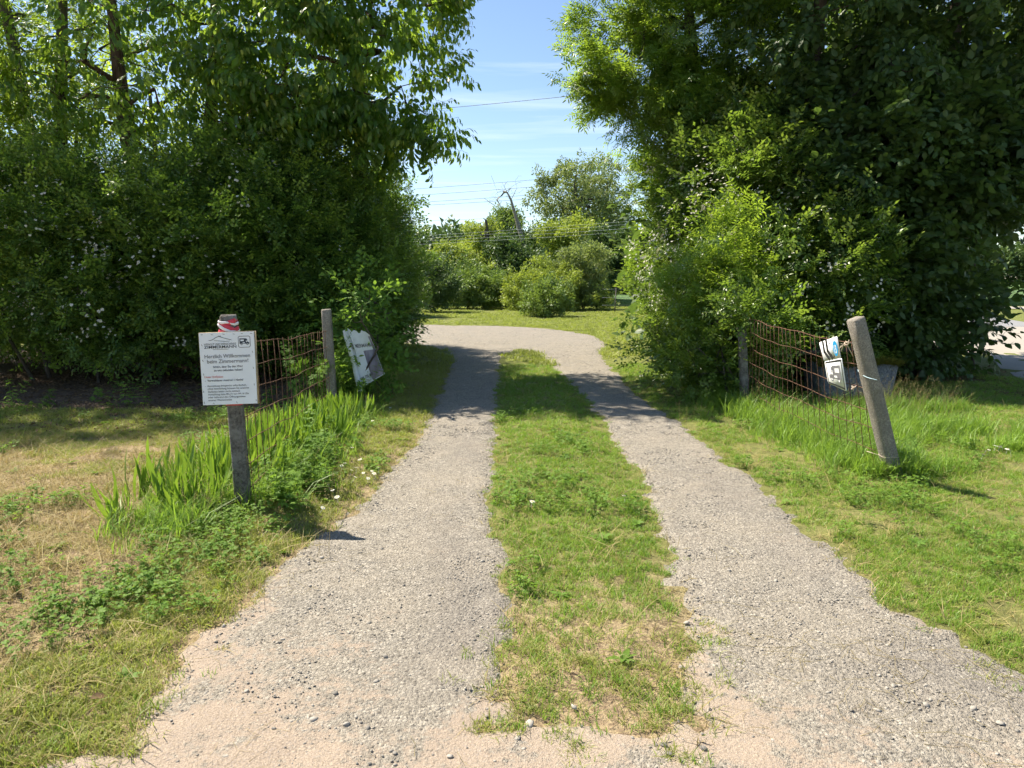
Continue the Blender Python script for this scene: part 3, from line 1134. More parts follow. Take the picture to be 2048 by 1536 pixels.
def shrub(name, label, lumps, key, n, seed, size=(0.55, 1.45), stems=6, stem_r=0.03, group=None, amp=0.30, freq=0.9, inner=0.28, cat='shrub', zmin=0.05, bark='bark', flowers=None, tip_bias=None, upw=0.35, jit=0.6, out=0.8, targets=70, per=13, cr=0.27, canes=0):
    g = np.random.default_rng(seed)
    L = np.array(lumps, float)
    c0 = L[:, :3].mean(0)
    root = empty(name, (c0[0], c0[1], 0), label, cat, group)
    off = np.array([c0[0], c0[1], 0])
    k_ = max(6, n // per)
    C_, CN = lump_points(lumps, k_, g, seed, amp, freq, 0.0, zmin=zmin)
    C_ = C_ + CN * g.normal(0, cr * 0.45, (len(C_), 1))
    j_ = g.integers(0, len(C_), int(n * 0.68))
    v_ = g.normal(0, 1, (len(j_), 3))
    v_ = v_ / np.linalg.norm(v_, axis=1, keepdims=True) * (g.random((len(j_), 1)) ** 0.4) * cr
    P1, N1 = C_[j_] + CN[j_] * cr * 0.3 + v_, CN[j_] * 0.7 + v_ / cr * 0.9
    ok_ = P1[:, 2] > zmin
    P2, N2 = lump_points(lumps, n - len(j_), g, seed, amp, freq, inner, zmin=zmin)
    P2 = P2 - N2 * cr * 0.6
    if canes:
        cp_, cn_ = lump_points(lumps, canes * 3, g, seed + 7, amp, freq, 0.0, zmin=1.2)
        sel = np.argsort(-(cn_[:, 2] - 0.5 * cn_[:, 1]))[:canes]
        m_ = MB()
        exP, exN = [], []
        for a_, n_ in zip(cp_[sel], cn_[sel]):
            dr = n_ * 0.7 + np.array([g.normal(0, 0.5), g.normal(0, 0.3), 0.7])
            dr /= np.linalg.norm(dr)
            ln_ = g.uniform(0.5, 1.1)
            path = [a_ - n_ * 0.25 + dr * ln_ * f + np.array([0, 0, -0.55 * ln_ * f * f]) for f in np.linspace(0, 1, 9)]
            m_.tube([tuple(q - off) for q in path], list(np.linspace(0.006, 0.002, 9)), 4, False)
            for q in path[2:]:
                if g.random() < 0.8:
                    exP.append(q + g.normal(0, 0.02, 3)); exN.append(dr + g.normal(0, 0.5, 3))
        m_.build('canes', M[bark], root, kind='stuff')
        P1 = np.concatenate([P1, np.array(exP)]); N1 = np.concatenate([N1, np.array(exN)]); ok_ = np.concatenate([ok_, np.ones(len(exP), bool)])
    P_, N_ = np.concatenate([P1[ok_], P2[P2[:, 2] > zmin]]), np.concatenate([N1[ok_], N2[P2[:, 2] > zmin]])
    scatter('foliage', key, P_ - off, leaf_rot(N_, g, out, upw, jit), g.uniform(size[0], size[1], len(P_)), None, root, g, kind='stuff')
    if stems:
        m = []
        tg, _ = lump_points(lumps, targets, g, seed + 5, amp, freq, 0.6, zmin=0.3)
        own = g.integers(0, stems, len(tg))
        for i in range(stems):
            k = L[i % len(L)]
            b = np.array([k[0] + g.normal(0, k[3] * 0.35), k[1] + g.normal(0, k[4] * 0.30), -0.03])
            top = b + np.array([g.normal(0, 0.25), g.normal(0, 0.25), k[2] * (0.5 + 0.3 * g.random())])
            sk = Skeleton([b - off, (b + top) / 2 + g.normal(0, 0.06, 3) - off, top - off])
            near = np.linalg.norm(tg[:, :2] - top[:2], axis=1)
            mine = tg[np.argsort(near)[: max(4, len(tg) // stems)]]
            sk.grow(mine - off, g, 0.25)
            sk.radii(0.005, 2.3, stem_r * (0.7 + 0.6 * g.random()))
            obj('stem', sk.mesh('stem', M[bark], 5), root)
    for (fk, fn, where, fs) in flowers or ():
        P2, N2 = lump_points(lumps, fn * 4, g, seed + 9, amp, freq, 0.0, zmin=0.3)
        w = where(P2)
        keepi = np.nonzero(g.random(len(P2)) < w)[0][:fn]
        P2, N2 = P2[keepi], N2[keepi]
        scatter('blossoms', fk, P2 + N2 * g.uniform(0.12, 0.36, (len(P2), 1)) - off, leaf_rot(N2 * 1.0, g, 1.0, 0.25, 0.3), g.uniform(fs[0], fs[1], len(P2)), None, root, g, kind='stuff')
    return root


def tree(name, label, trunk, lumps, key, n, seed, trunk_r=0.09, targets=110, size=(0.8, 1.25), bark='bark', per=None, droop=0.0, group=None, zfrom=1.2, cat='tree', amp=0.28, freq=1.0, inner=0.45, idxw=None, out=0.7, upw=0.15, jit=0.5, spread=0.28):
    """trunk and limbs reach into the crown; leaf sprays sit round the twig ends"""
    g = np.random.default_rng(seed)
    off = np.array([trunk[0][0], trunk[0][1], 0.0])
    root = empty(name, tuple(off), label, cat, group)
    sk = Skeleton([np.array(p_, float) - off for p_ in trunk])
    tg, tn = lump_points(lumps, targets, g, seed + 3, amp, freq, inner)
    sk.grow(tg - off, g, zfrom)
    sk.radii(0.007, 2.25, trunk_r)
    obj('trunk', sk.mesh('trunk', M[bark], 7), root)
    A = np.array(sk.P)
    thin = np.nonzero((sk.r < 0.028) & (np.arange(len(A)) >= sk.n_trunk))[0]
    w = np.ones(len(thin)); w[np.isin(thin, sk.tips)] = 3.0
    k = g.choice(thin, n, p=w / w.sum())
    par = np.array(sk.par)
    d = A[k] - A[par[k]]
    d /= np.maximum(np.linalg.norm(d, axis=1, keepdims=True), 1e-6)
    C = np.array(lumps)[:, :3].mean(0) - off
    o_ = A[k] - C
    o_ /= np.maximum(np.linalg.norm(o_, axis=1, keepdims=True), 1e-6)
    P_ = A[k] + g.normal(0, spread, (n, 3)) * np.array([1, 1, 0.75])
    D = d * 0.5 + o_ * out + np.array([0, 0, upw - droop]) + g.normal(0, jit, (n, 3))
    ok = P_[:, 2] > 0.2
    P_, D = P_[ok], D[ok]
    idx = None
    if idxw is not None:
        idx = g.choice(len(idxw), len(P_), p=np.array(idxw) / sum(idxw))
    scatter('crown', key, P_, dir_rot(D, g.normal(0, 0.5, len(P_))), g.uniform(size[0], size[1], len(P_)), idx, root, g, kind='stuff')
    return root


LS = 'shrubs of the hedge behind the notice board'
# left hedge: dog roses and companions, their face some nine metres off
everywhere = lambda P_: np.full(len(P_), 0.5)
shrub('dog_rose', 'sprawling dog rose with scattered white blossoms at the hedge end farthest from the drive', [(-7.3, 10.9, 1.75, 1.5, 1.3, 1.4), (-8.8, 11.3, 1.8, 1.4, 1.4, 1.45), (-6.2, 10.5, 1.8, 0.9, 1.0, 1.25)],
      'rose', 4200, 201, canes=26, stems=7, group=LS, zmin=0.45, flowers=[('flowers', 300, lambda P_: 0.9 * (P_[:, 2] > 0.9), (1.0, 1.6))], cat='rose shrub')
shrub('dog_rose', 'dog rose hung with white blossoms in the hedge straight behind the notice board', [(-5.2, 10.5, 1.75, 1.2, 1.1, 1.35), (-4.3, 10.6, 1.8, 1.0, 1.0, 1.4)],
      'rose', 3700, 202, canes=18, stems=6, group=LS, zmin=0.4, flowers=[('flowers', 170, lambda P_: 0.9 * (P_[:, 2] > 0.9), (1.0, 1.6))], cat='rose shrub')
shrub('field_shrub', 'bushy green shrub with yellow-green shoots behind the wire fence left of the drive', [(-3.4, 10.7, 1.6, 1.0, 1.0, 1.35), (-3.0, 11.9, 1.75, 0.85, 1.1, 1.45)],
      'rose', 3400, 203, canes=18, stems=6, group=LS, zmin=0.12, size=(0.85, 1.35), flowers=[('flowers', 22, lambda P_: 0.9 * (P_[:, 2] > 1.6), (0.8, 1.3))])
shrub('privet_shrub', 'small-leaved dark shrub closing the left hedge along the drive', [(-2.85, 13.6, 1.55, 0.85, 1.4, 1.5), (-3.1, 15.6, 1.4, 0.85, 1.3, 1.4), (-2.75, 12.8, 2.4, 0.8, 0.9, 0.85)],
      'rose', 3700, 204, canes=18, stems=6, group=LS, zmin=0.06)
shrub('thicket_shrub', 'shaded thicket deep inside the left hedge under the trees', [(-5.0, 12.6, 1.3, 3.0, 1.1, 1.3), (-9.0, 13.2, 1.3, 2.2, 1.3, 1.3), (-3.9, 15.0, 1.4, 0.9, 1.9, 1.4)],
      'rose', 2600, 205, size=(1.3, 2.0), stems=8, group=LS, zmin=0.15, inner=0.5)
shrub('white_flowering_shrub', 'shrub with a hanging mass of cream blossom under the cherry tree', [(-3.55, 11.2, 3.3, 0.75, 0.6, 0.75)],
      'rose', 700, 206, stems=3, group=LS, cat='shrub', flowers=[('umbel', 34, lambda P_: 0.95 * (np.abs(P_[:, 0] + 3.6) < 0.35), (0.7, 1.1))], zmin=1.0)
shrub('dogwood_shrub', 'pale green leafy dogwood hanging over the torn banner', [(-1.85, 8.85, 0.95, 0.36, 0.40, 0.40), (-1.85, 9.3, 0.80, 0.36, 0.5, 0.65), (-1.80, 8.28, 1.12, 0.22, 0.14, 0.12)],
      'vine', 330, 207, size=(0.7, 1.0), stems=3, stem_r=0.014, zmin=0.1, amp=0.25, freq=0.5)
shrub('greater_celandine', 'low leafy celandine clump under the torn banner', [(-1.95, 8.35, 0.16, 0.45, 0.4, 0.26)], 'weed', 70, 208, size=(0.7, 1.1), stems=0, cat='plant', out=0.2, upw=0.0)

# left trees
TG = 'trees rising out of the left hedge'
tree('ash_tree', 'ash tree with slender twin-set trunk, nearest the left edge of the photo', [(-7.95, 12.3, -0.05), (-7.85, 12.2, 2.5), (-7.95, 12.1, 4.6), (-8.2, 12.0, 7.2)],
     [(-8.4, 12.2, 6.2, 1.9, 1.7, 2.1), (-8.6, 11.8, 4.2, 1.5, 1.0, 1.3)], 'ash', 430, 211, 0.10, 90, group=TG, zfrom=2.8, size=(0.75, 1.1), spread=0.22)
tree('ash_tree', 'ash tree whose trunk stands just right of the leftmost trunk', [(-7.75, 12.4, -0.05), (-7.7, 12.4, 2.5), (-7.6, 12.5, 4.4), (-7.25, 12.5, 7.4)],
     [(-7.0, 12.6, 6.5, 1.7, 1.5, 1.9), (-6.9, 12.0, 4.3, 1.2, 1.0, 1.0)], 'ash', 360, 212, 0.11, 80, group=TG, zfrom=2.8, size=(0.75, 1.1), spread=0.22)
tree('ash_tree', 'ash tree at the very left edge of the photo, only its outer branches in view', [(-9.4, 10.8, -0.05), (-9.3, 10.7, 2.6), (-9.1, 10.5, 5.0), (-9.0, 10.4, 7.6)],
     [(-8.9, 10.3, 6.0, 1.6, 1.3, 1.8), (-8.0, 10.4, 4.4, 0.9, 0.7, 0.7)], 'ash', 430, 216, 0.13, 100, group=TG, zfrom=2.8, size=(0.8, 1.2), spread=0.22)
tree('cherry_tree', 'cherry tree with a straight dark trunk above the roses', [(-6.2, 12.0, -0.05), (-6.15, 12.0, 2.6), (-6.25, 11.9, 4.6), (-6.3, 11.8, 7.4)],
     [(-5.7, 11.6, 5.9, 1.7, 1.3, 1.7), (-5.2, 11.2, 4.5, 1.3, 0.9, 0.9), (-6.6, 11.4, 4.2, 0.9, 0.8, 0.7)], 'cherry', 470, 213, 0.13, 80, group=TG, zfrom=2.6, idxw=(5, 4, 2, 0.6), droop=0.1, size=(0.9, 1.25), bark='bark_red', spread=0.2)
tree('cherry_tree', 'cherry tree with a leaning trunk between the straight one and the drive', [(-5.2, 12.0, -0.05), (-5.2, 12.0, 2.4), (-4.75, 11.8, 4.4), (-4.4, 11.6, 7.2)],
     [(-4.3, 11.4, 6.0, 1.4, 1.2, 1.6), (-4.0, 10.9, 4.4, 1.2, 0.8, 0.9)], 'cherry', 520, 214, 0.10, 80, group=TG, zfrom=2.6, idxw=(5, 4, 2, 1), droop=0.1, size=(0.9, 1.25), bark='bark_red', spread=0.2)
tree('cherry_tree', 'large cherry tree reaching its drooping leafy branches over the drive', [(-2.55, 12.2, -0.05), (-2.5, 12.1, 2.4), (-2.45, 12.0, 4.2), (-2.6, 11.8, 7.2)],
     [(-2.5, 11.6, 5.7, 1.5, 1.3, 1.9), (-1.85, 11.5, 5.0, 1.0, 0.8, 1.0), (-3.2, 10.9, 4.7, 1.1, 0.9, 1.2), (-2.0, 11.6, 4.0, 0.75, 0.7, 0.7), (-1.75, 11.6, 6.4, 0.95, 0.9, 0.9)],
     'cherry', 1750, 215, 0.12, 170, group=TG, zfrom=2.4, idxw=(4, 4, 3, 2.5), droop=0.05, size=(0.9, 1.25), bark='bark_red', spread=0.12)
# sunlit trees farther behind the left hedge
BG = 'trees behind the left hedge'
for i, (x, y, z, r, lab) in enumerate([(-11.0, 15.6, 4.6, 2.4, 'bright backlit maple behind the two ash trunks'), (-7.4, 15.0, 4.3, 2.2, 'bright backlit maple behind the straight cherry trunk'), (-4.6, 15.4, 4.2, 1.9, 'bright backlit maple behind the leaning cherry trunk')]):
    tree('maple_tree', lab, [(x, y, -0.05), (x + 0.2, y, 2.0), (x, y + 0.2, z + r * 0.5)], [(x, y, z, r, r * 0.8, r * 0.85), (x - 0.8, y - 0.6, z - 1.8, r * 0.8, r * 0.7, r * 0.6)],
         'grove', 850, 221 + i, 0.12, 90, group=BG, zfrom=0.8, size=(0.9, 1.5), spread=0.3)

# right hedge
RS = 'shrubs of the hedge behind the tilted post'
pale = lambda P_: 0.75 * ((P_[:, 2] > 1.0) & (P_[:, 0] < 4.6))
shrub('flowering_rose', 'rambling rose full of pale blossom on the sunny flank of the right hedge', [(3.55, 11.8, 2.1, 1.15, 1.6, 1.9), (3.5, 10.7, 1.7, 0.9, 1.0, 1.5), (3.55, 11.2, 2.9, 0.8, 0.9, 0.9)],
      'rose_right', 4300, 231, canes=18, stems=6, group=RS, zmin=0.1, flowers=[('flowers', 420, pale, (1.0, 1.5)), ('umbel', 60, lambda P_: 0.8 * ((P_[:, 2] > 1.6) & (P_[:, 0] < 3.6)), (0.6, 1.0))], cat='rose shrub')
shrub('rose_shrub', 'sunlit green shrub bordering the right rut of the drive', [(3.65, 13.6, 1.7, 0.85, 1.4, 1.7), (4.35, 15.3, 1.5, 0.9, 1.2, 1.5), (3.15, 13.0, 3.2, 0.85, 1.1, 1.0)],
      'ash', 1300, 232, size=(0.75, 1.1), stems=5, group=RS, zmin=0.08)
shrub('ash_sapling', 'young ash thicket with bright feathered leaves above the back fence post', [(2.85, 9.35, 1.2, 0.58, 0.5, 0.70), (2.98, 9.45, 1.7, 0.42, 0.45, 0.5), (2.7, 9.6, 0.6, 0.45, 0.5, 0.6)],
      'ash', 460, 233, size=(0.6, 0.95), stems=5, stem_r=0.018, group=RS, zmin=0.08, amp=0.25, freq=0.5, cat='sapling')
shrub('bramble_shrub', 'bramble sprawling low over the back end of the right fence', [(2.55, 9.3, 0.45, 0.55, 0.75, 0.5), (2.85, 10.6, 0.4, 0.45, 1.0, 0.5), (2.95, 8.75, 0.75, 0.42, 0.3, 0.5), (2.75, 8.35, 1.05, 0.30, 0.28, 0.28)],
      'rose_right', 950, 234, stems=4, stem_r=0.012, group=RS, zmin=0.04, size=(0.7, 1.1))
shrub('white_rose', 'white blossoming rose just above the mossy trough', [(4.1, 9.9, 1.25, 0.7, 0.6, 0.9)], 'rose_right', 900, 235, stems=3, group=RS, zmin=0.2,
      flowers=[('flowers', 90, lambda P_: 0.9 * (P_[:, 2] > 0.8), (0.9, 1.4))], cat='rose shrub')
shrub('hazel_shrub', 'dark shaded hazel behind the concrete trough', [(5.2, 11.0, 1.9, 1.4, 1.1, 1.8), (4.9, 10.9, 3.3, 1.2, 1.0, 1.0), (4.55, 10.9, 2.1, 0.8, 0.8, 1.7)],
      'hazel', 2400, 236, stems=6, group=RS, zmin=0.15, size=(0.8, 1.2))
shrub('hazel_shrub', 'dark hazel at the end of the right hedge next to the road', [(6.35, 11.4, 1.6, 0.85, 1.0, 1.6), (6.6, 11.2, 3.2, 1.3, 1.0, 1.1), (7.4, 11.9, 3.5, 0.9, 0.9, 0.9)],
      'hazel', 2400, 237, stems=6, group=RS, zmin=0.08, size=(0.9, 1.35))
shrub('thicket_shrub', 'shaded thicket deep inside the right hedge', [(5.2, 13.2, 2.2, 2.4, 1.2, 2.3), (7.0, 13.4, 2.2, 1.2, 1.0, 2.1), (4.4, 15.0, 1.8, 1.5, 1.6, 2.0)],
      'hazel', 1900, 238, size=(1.5, 2.2), stems=6, group=RS, zmin=0.15, inner=0.5)
tree('ash_tree', 'tall ash with sunlit yellow-green crown leaning over the right rut', [(3.4, 12.6, -0.05), (3.3, 12.6, 2.5), (3.1, 12.5, 4.5), (2.7, 12.4, 7.4)],
     [(2.5, 12.3, 5.7, 1.2, 1.3, 1.75), (3.4, 12.0, 5.2, 1.2, 1.1, 1.6), (1.9, 12.4, 5.3, 0.85, 0.8, 1.0), (2.8, 12.0, 7.0, 1.3, 1.3, 1.0), (2.75, 12.6, 4.1, 0.75, 0.9, 0.8), (3.7, 11.7, 6.5, 1.1, 0.9, 1.1)],
     'ash', 3000, 241, 0.12, 120, zfrom=2.4, size=(0.7, 1.1), spread=0.2, group='trees rising out of the right hedge')
tree('elder_tree', 'elder with glossy dark foliage next to the sunlit ash', [(4.6, 12.0, -0.05), (4.6, 12.0, 2.5), (4.8, 11.9, 5.0), (4.9, 11.6, 9.2)],
     [(4.9, 11.2, 8.6, 1.7, 1.4, 1.5), (4.6, 11.2, 5.0, 1.3, 1.0, 1.3), (4.7, 11.2, 6.6, 1.6, 1.2, 1.2), (5.3, 10.9, 4.0, 1.2, 0.8, 0.8)], 'hazel', 1900, 242, 0.11, 100, zfrom=2.2, size=(0.75, 1.1), spread=0.2, group='trees rising out of the right hedge')
tree('hazel_tree', 'tall shaded hazel filling the upper right corner', [(6.8, 12.2, -0.05), (6.8, 12.2, 2.6), (7.0, 12.0, 5.0), (7.2, 11.8, 9.6)],
     [(7.0, 11.2, 9.0, 2.0, 1.5, 1.6), (8.6, 11.2, 8.0, 1.5, 1.4, 1.5), (6.6, 11.4, 5.0, 1.6, 1.1, 1.4), (8.0, 11.8, 5.4, 1.6, 1.3, 1.7), (7.0, 11.4, 6.9, 2.0, 1.3, 1.2), (8.2, 11.6, 3.9, 1.1, 0.9, 0.9)], 'hazel', 3000, 243, 0.12, 120, zfrom=2.0, size=(0.85, 1.3), spread=0.22, group='trees rising out of the right hedge')
tree('hazel_tree', 'hazel standing behind the tall shaded one, its top against the sky', [(8.0, 14.2, -0.05), (8.0, 14.2, 3.0), (8.2, 14.2, 7.0)],
     [(7.8, 14.0, 5.2, 2.0, 1.3, 2.2), (5.6, 14.0, 5.6, 1.8, 1.3, 2.0)], 'hazel', 1300, 244, 0.12, 90, zfrom=1.5, size=(1.2, 1.8), spread=0.3, group='trees rising out of the right hedge')

# ------------------------------------------------------------------ far shrubs, trees and wires beyond the lawn
FS = 'shrubs at the end of the lawn'
shrub('round_bush', 'round dark-fronted bush standing alone on the far lawn', [(1.42, 29.2, 0.68, 0.72, 0.7, 0.68)], 'near_mid', 460, 301, stems=2, group=FS, zmin=0.0, size=(0.6, 0.95), targets=20, per=9, cr=0.30, amp=0.42, freq=0.6)
shrub('arching_bush', 'broad yellow-green arching bush behind the round bush', [(0.9, 35.0, 0.8, 1.4, 1.1, 0.85), (2.2, 35.2, 1.0, 1.2, 1.1, 0.95), (1.5, 36.0, 1.3, 1.0, 1.0, 0.8)], 'near_cluster', 1000, 302, stems=3, group=FS, zmin=0.0, size=(0.7, 1.1), targets=30, per=9, cr=0.30, amp=0.42, freq=0.6)
shrub('willow_shrub', 'tall grey-green willow shrub right of the arching bush', [(3.35, 36.4, 1.3, 1.0, 1.0, 1.2), (3.6, 36.6, 2.0, 1.05, 1.0, 0.95)], 'far_grey', 520, 303, stems=4, group=FS, zmin=0.0, size=(0.6, 0.95), targets=30, per=9, cr=0.30, amp=0.42, freq=0.6)
shrub('small_bush', 'small bright green bush at the foot of the willow shrub', [(4.35, 35.3, 0.45, 0.5, 0.5, 0.6)], 'near_cluster', 150, 304, stems=1, group=FS, zmin=0.0, size=(0.6, 0.9), targets=10, per=9, cr=0.30, amp=0.42, freq=0.6)
shrub('low_hedge', 'low green hedge closing the far lawn left of the arching bush', [(-2.6, 36.8, 0.9, 0.9, 0.9, 0.85), (-1.6, 37.0, 0.85, 0.9, 0.8, 0.75), (-0.6, 37.2, 0.8, 0.9, 0.8, 0.8)], 'near_mid', 700, 305, stems=4, group=FS, zmin=0.1, size=(0.8, 1.2), cat='hedge', targets=30, per=9, cr=0.30, amp=0.42, freq=0.6)
shrub('dark_bush', 'dark upright bush at the left end of the low hedge', [(-3.5, 33.2, 1.0, 0.65, 0.7, 1.25)], 'far_dark', 300, 306, stems=2, group=FS, zmin=0.15, size=(0.6, 0.9), targets=20, per=9, cr=0.30, amp=0.42, freq=0.6)
shrub('shady_bush', 'leafy bush where the gravel bend slips behind the left hedge', [(-4.6, 29.3, 1.0, 0.9, 1.0, 1.25), (-5.9, 30.0, 1.6, 1.3, 1.2, 1.6)], 'far_green', 560, 307, stems=3, group=FS, zmin=0.0, size=(0.6, 0.95), targets=20, per=9, cr=0.30, amp=0.42, freq=0.6)
shrub('fence_bush', 'green bush against the thin field fence right of the lawn', [(6.0, 30.5, 0.8, 0.7, 0.8, 0.85), (7.3, 30.6, 1.0, 0.9, 0.8, 1.0)], 'near_cluster', 420, 308, stems=2, group=FS, zmin=0.0, size=(0.6, 0.95), targets=20, per=9, cr=0.30, amp=0.42, freq=0.6)

FT = 'trees of the grove beyond the field'


def far_tree(name, lab, u0, u1, vtop, vbot, Y, key, n, seed, size=(1.0, 1.7), tr=0.16, dens=60, lean=0.0, zfrom=0.25, spread=0.35, amp=0.34, freq=2.2):
    a, b = at(u0, vtop, Y), at(u1, vbot, Y)
    cx, zt, zb = (a[0] + b[0]) / 2, a[2], max(b[2], 0.3)
    rx = (b[0] - a[0]) / 2
    h = zt - zb
    lumps = [(cx, Y, zb + h * 0.45, rx * 0.95, rx * 0.9, h * 0.46), (cx - rx * 0.35 + lean, Y, zb + h * 0.70, rx * 0.6, rx * 0.6, h * 0.28), (cx + rx * 0.35, Y - 0.3, zb + h * 0.3, rx * 0.65, rx * 0.6, h * 0.3)]
    return tree(name, lab, [(cx + lean * 0.5, Y, -0.1), (cx + lean * 0.2, Y, zb + h * 0.25), (cx, Y, zb + h * 0.75)], lumps, key, n, seed, tr, dens, size, group=FT, zfrom=max(0.5, zb * 0.8), spread=spread, amp=amp, freq=freq, jit=0.7)


far_tree('locust_tree', 'tall airy locust tree, highest of the grove', 1075, 1225, 312, 470, 74, 'far_grey', 470, 321, size=(1.3, 2.1), tr=0.42, dens=120, spread=0.55, amp=0.42)
far_tree('locust_tree', 'loose grey-green tree at the right shoulder of the highest one', 1165, 1262, 318, 480, 78, 'far_grey', 300, 322, size=(1.3, 2.1), tr=0.34, dens=90, spread=0.55, amp=0.42)
far_tree('maple_tree', 'yellow-green maple in front of the highest tree', 1085, 1225, 428, 590, 60, 'far_yellow', 900, 323, size=(1.2, 1.9), tr=0.22)
far_tree('maple_tree', 'dark green maple filling the grove right of the yellow-green one', 1165, 1290, 470, 600, 56, 'far_dark', 800, 324, size=(1.2, 1.9), tr=0.22)
far_tree('willow_tree', 'pale yellow willow at the left end of the grove', 866, 960, 492, 600, 52, 'far_yellow', 700, 325, size=(0.9, 1.5), tr=0.16)
far_tree('maple_tree', 'olive tree with a bare dark trunk left of the dead snag', 915, 1015, 458, 590, 58, 'far_yellow', 640, 326, size=(1.0, 1.7), tr=0.26, amp=0.42)
far_tree('maple_tree', 'dense dark tree below the dead snag', 985, 1082, 478, 600, 54, 'far_dark', 760, 327, size=(1.0, 1.7), tr=0.2)
far_tree('maple_tree', 'mid-green tree behind the dead snag', 985, 1075, 420, 560, 72, 'far_green', 520, 328, size=(1.3, 2.0), tr=0.26, spread=0.5, amp=0.42)
far_tree('maple_tree', 'low bushy tree just above the low hedge', 900, 990, 528, 605, 50, 'far_green', 560, 329, size=(0.9, 1.4), tr=0.14)
far_tree('maple_tree', 'rounded green tree seen past the left hedge corner', 805, 885, 505, 610, 48, 'far_green', 620, 330, size=(0.9, 1.4), tr=0.16)
far_tree('maple_tree', 'dark tree by the field gap next to the right hedge', 1190, 1300, 520, 602, 84, 'far_dark', 620, 331, size=(1.5, 2.4), tr=0.26)

# dead snag with bare branches
g = np.random.default_rng(340)
b0, b1, b2, b3 = at(1062, 590, 62), at(1045, 480, 62), at(1022, 400, 62), at(1008, 372, 62)
b0[2] = -0.1
snag = empty('dead_tree', (b0[0], 62, 0), 'bare grey dead tree with thin forked branches leaning left', 'dead tree', None)
off = np.array([b0[0], 62, 0])
sk = Skeleton([b0 - off, b1 - off, b2 - off, b3 - off], 0.6)
tg = [at(u, v, 62 + dy) - off for u, v, dy in [(990, 372, 0.5), (985, 392, -0.5), (995, 385, 0), (1002, 372, 1), (1012, 366, 0), (1020, 378, -0.5), (980, 405, 0), (998, 395, 0.4), (1028, 388, 0.2), (988, 410, .3), (1008, 385, .6), (1000, 410, 0), (993, 402, .8), (1012, 392, -.6), (983, 398, .2), (1004, 366, .1), (1016, 362, .3), (996, 378, -.4)]]
tg += [at(1008 + 20 * g.normal(), 392 + 16 * g.normal(), 62 + g.normal()) - off for _ in range(26)]
sk.grow(tg, g, 5.5, 0.2, 0.4)
tg = [at(u, v, 62 + dy) - off for u, v, dy in [(1037, 352, 0.0), (1030, 362, 0.5), (1044, 366, -0.3), (1040, 385, 0), (1034, 375, 0.3), (1047, 378, 0.2), (1043, 352, -.2)]]
sk.grow(tg, g, 5.0, 0.1, 0.4, 0.2)
sk.radii(0.022, 2.2, 0.34)
sk.r = sk.r * np.where(np.arange(len(sk.P)) < sk.n_trunk, np.clip(1.15 - 0.95 * np.array(sk.P)[:, 2] / 9.0, 0.22, 1.0), np.clip(1.1 - 0.9 * np.array(sk.P)[:, 2] / 9.0, 0.45, 0.75))
obj('trunk', sk.mesh('trunk', M['bark_dead'], 6), snag)
g = np.random.default_rng(341)
b0, b1 = at(975, 590, 57), at(972, 440, 57)
b0[2] = -0.1
snag2 = empty('dead_tree', (b0[0], 57, 0), 'dark bare trunk poking out of the olive tree', 'dead tree', None)
off = np.array([b0[0], 57, 0])
sk = Skeleton([b0 - off, (b0 + b1) / 2 - off + np.array([0.1, 0, 0]), b1 - off], 0.6)
sk.grow([at(u, v, 57) - off for u, v in [(960, 452), (966, 436), (978, 432), (985, 450), (957, 462), (988, 462)]], g, 3.5, 0.15, 0.4)
sk.radii(0.02, 2.2, 0.20)
obj('trunk', sk.mesh('trunk', M['bark'], 6), snag2)

# far wood across the fields (one mass)
g = np.random.default_rng(350)
n = 7000
x = np.concatenate([g.uniform(20, 190, n // 2), g.uniform(-120, 20, n // 2)])
y = np.where(x > 20, 168 + g.normal(0, 3, n), 112 + g.normal(0, 3, n))
hw = 6 + 4 * n2(x, y * 0, 9.0, 77)
P_ = np.stack([x, y, g.random(n) ** 0.7 * hw], 1)
scatter('far_wood', 'far_dark', P_, dir_rot(g.normal(0, 1, (n, 3)) + np.array([0, -0.5, 0.4]), g.normal(0, 1, n)), g.uniform(4.0, 7.0, n), None, None, g, kind='stuff', label='dark wood along the horizon', cat='wood')

# overhead cables
M['cable'] = plain('cable_grey', (0.22, 0.24, 0.27), 0.5, 0.4)
M['cable_pale'] = plain('aluminium_cable', (0.55, 0.57, 0.60), 0.4, 0.5)


def cable(lab, u0, v0, u1, v1, Y, r, mat, group):
    a, b = at(u0, v0, Y), at(u1, v1, Y)
    d = (b - a) / (b[0] - a[0])
    mid = (a + b) / 2
    pts = []
    for x in np.linspace(-60, 60, 41):
        p_ = mid + d * x
        p_[2] += 0.0006 * x * x
        pts.append(tuple(p_))
    m = MB()
    m.tube(pts, r, 5)
    m.build('overhead_cable', M[mat], label=lab, cat='cable', group=group)


cable('single overhead cable crossing high between the two crowns', 930, 213, 1115, 195, 60, 0.022, 'cable', 'overhead cables')
for i, (v0, v1, lab) in enumerate([(377, 359, 'topmost of the four thin cables left of the dead snag'), (390, 373, 'second of the four thin cables from the top'), (404.5, 389, 'third of the four thin cables from the top'), (411, 397, 'lowest of the four thin cables left of the dead snag')]):
    cable(lab, 850, v0, 1080, v1, 88, 0.022, 'cable', 'overhead cables')
for i, (v0, v1, lab) in enumerate([(471, 446, 'top cable of the low bundle before the grove'), (476.5, 452, 'second cable of the low bundle before the grove'), (482, 460, 'third cable of the low bundle before the grove'), (488, 467, 'bottom cable of the low bundle before the grove')]):
    cable(lab, 868, v0, 1220, v1, 46, 0.006, 'cable_pale', 'overhead cables')
cable('faint lone cable halfway between the two cable bundles', 880, 441, 1000, 436, 100, 0.014, 'cable', 'overhead cables')

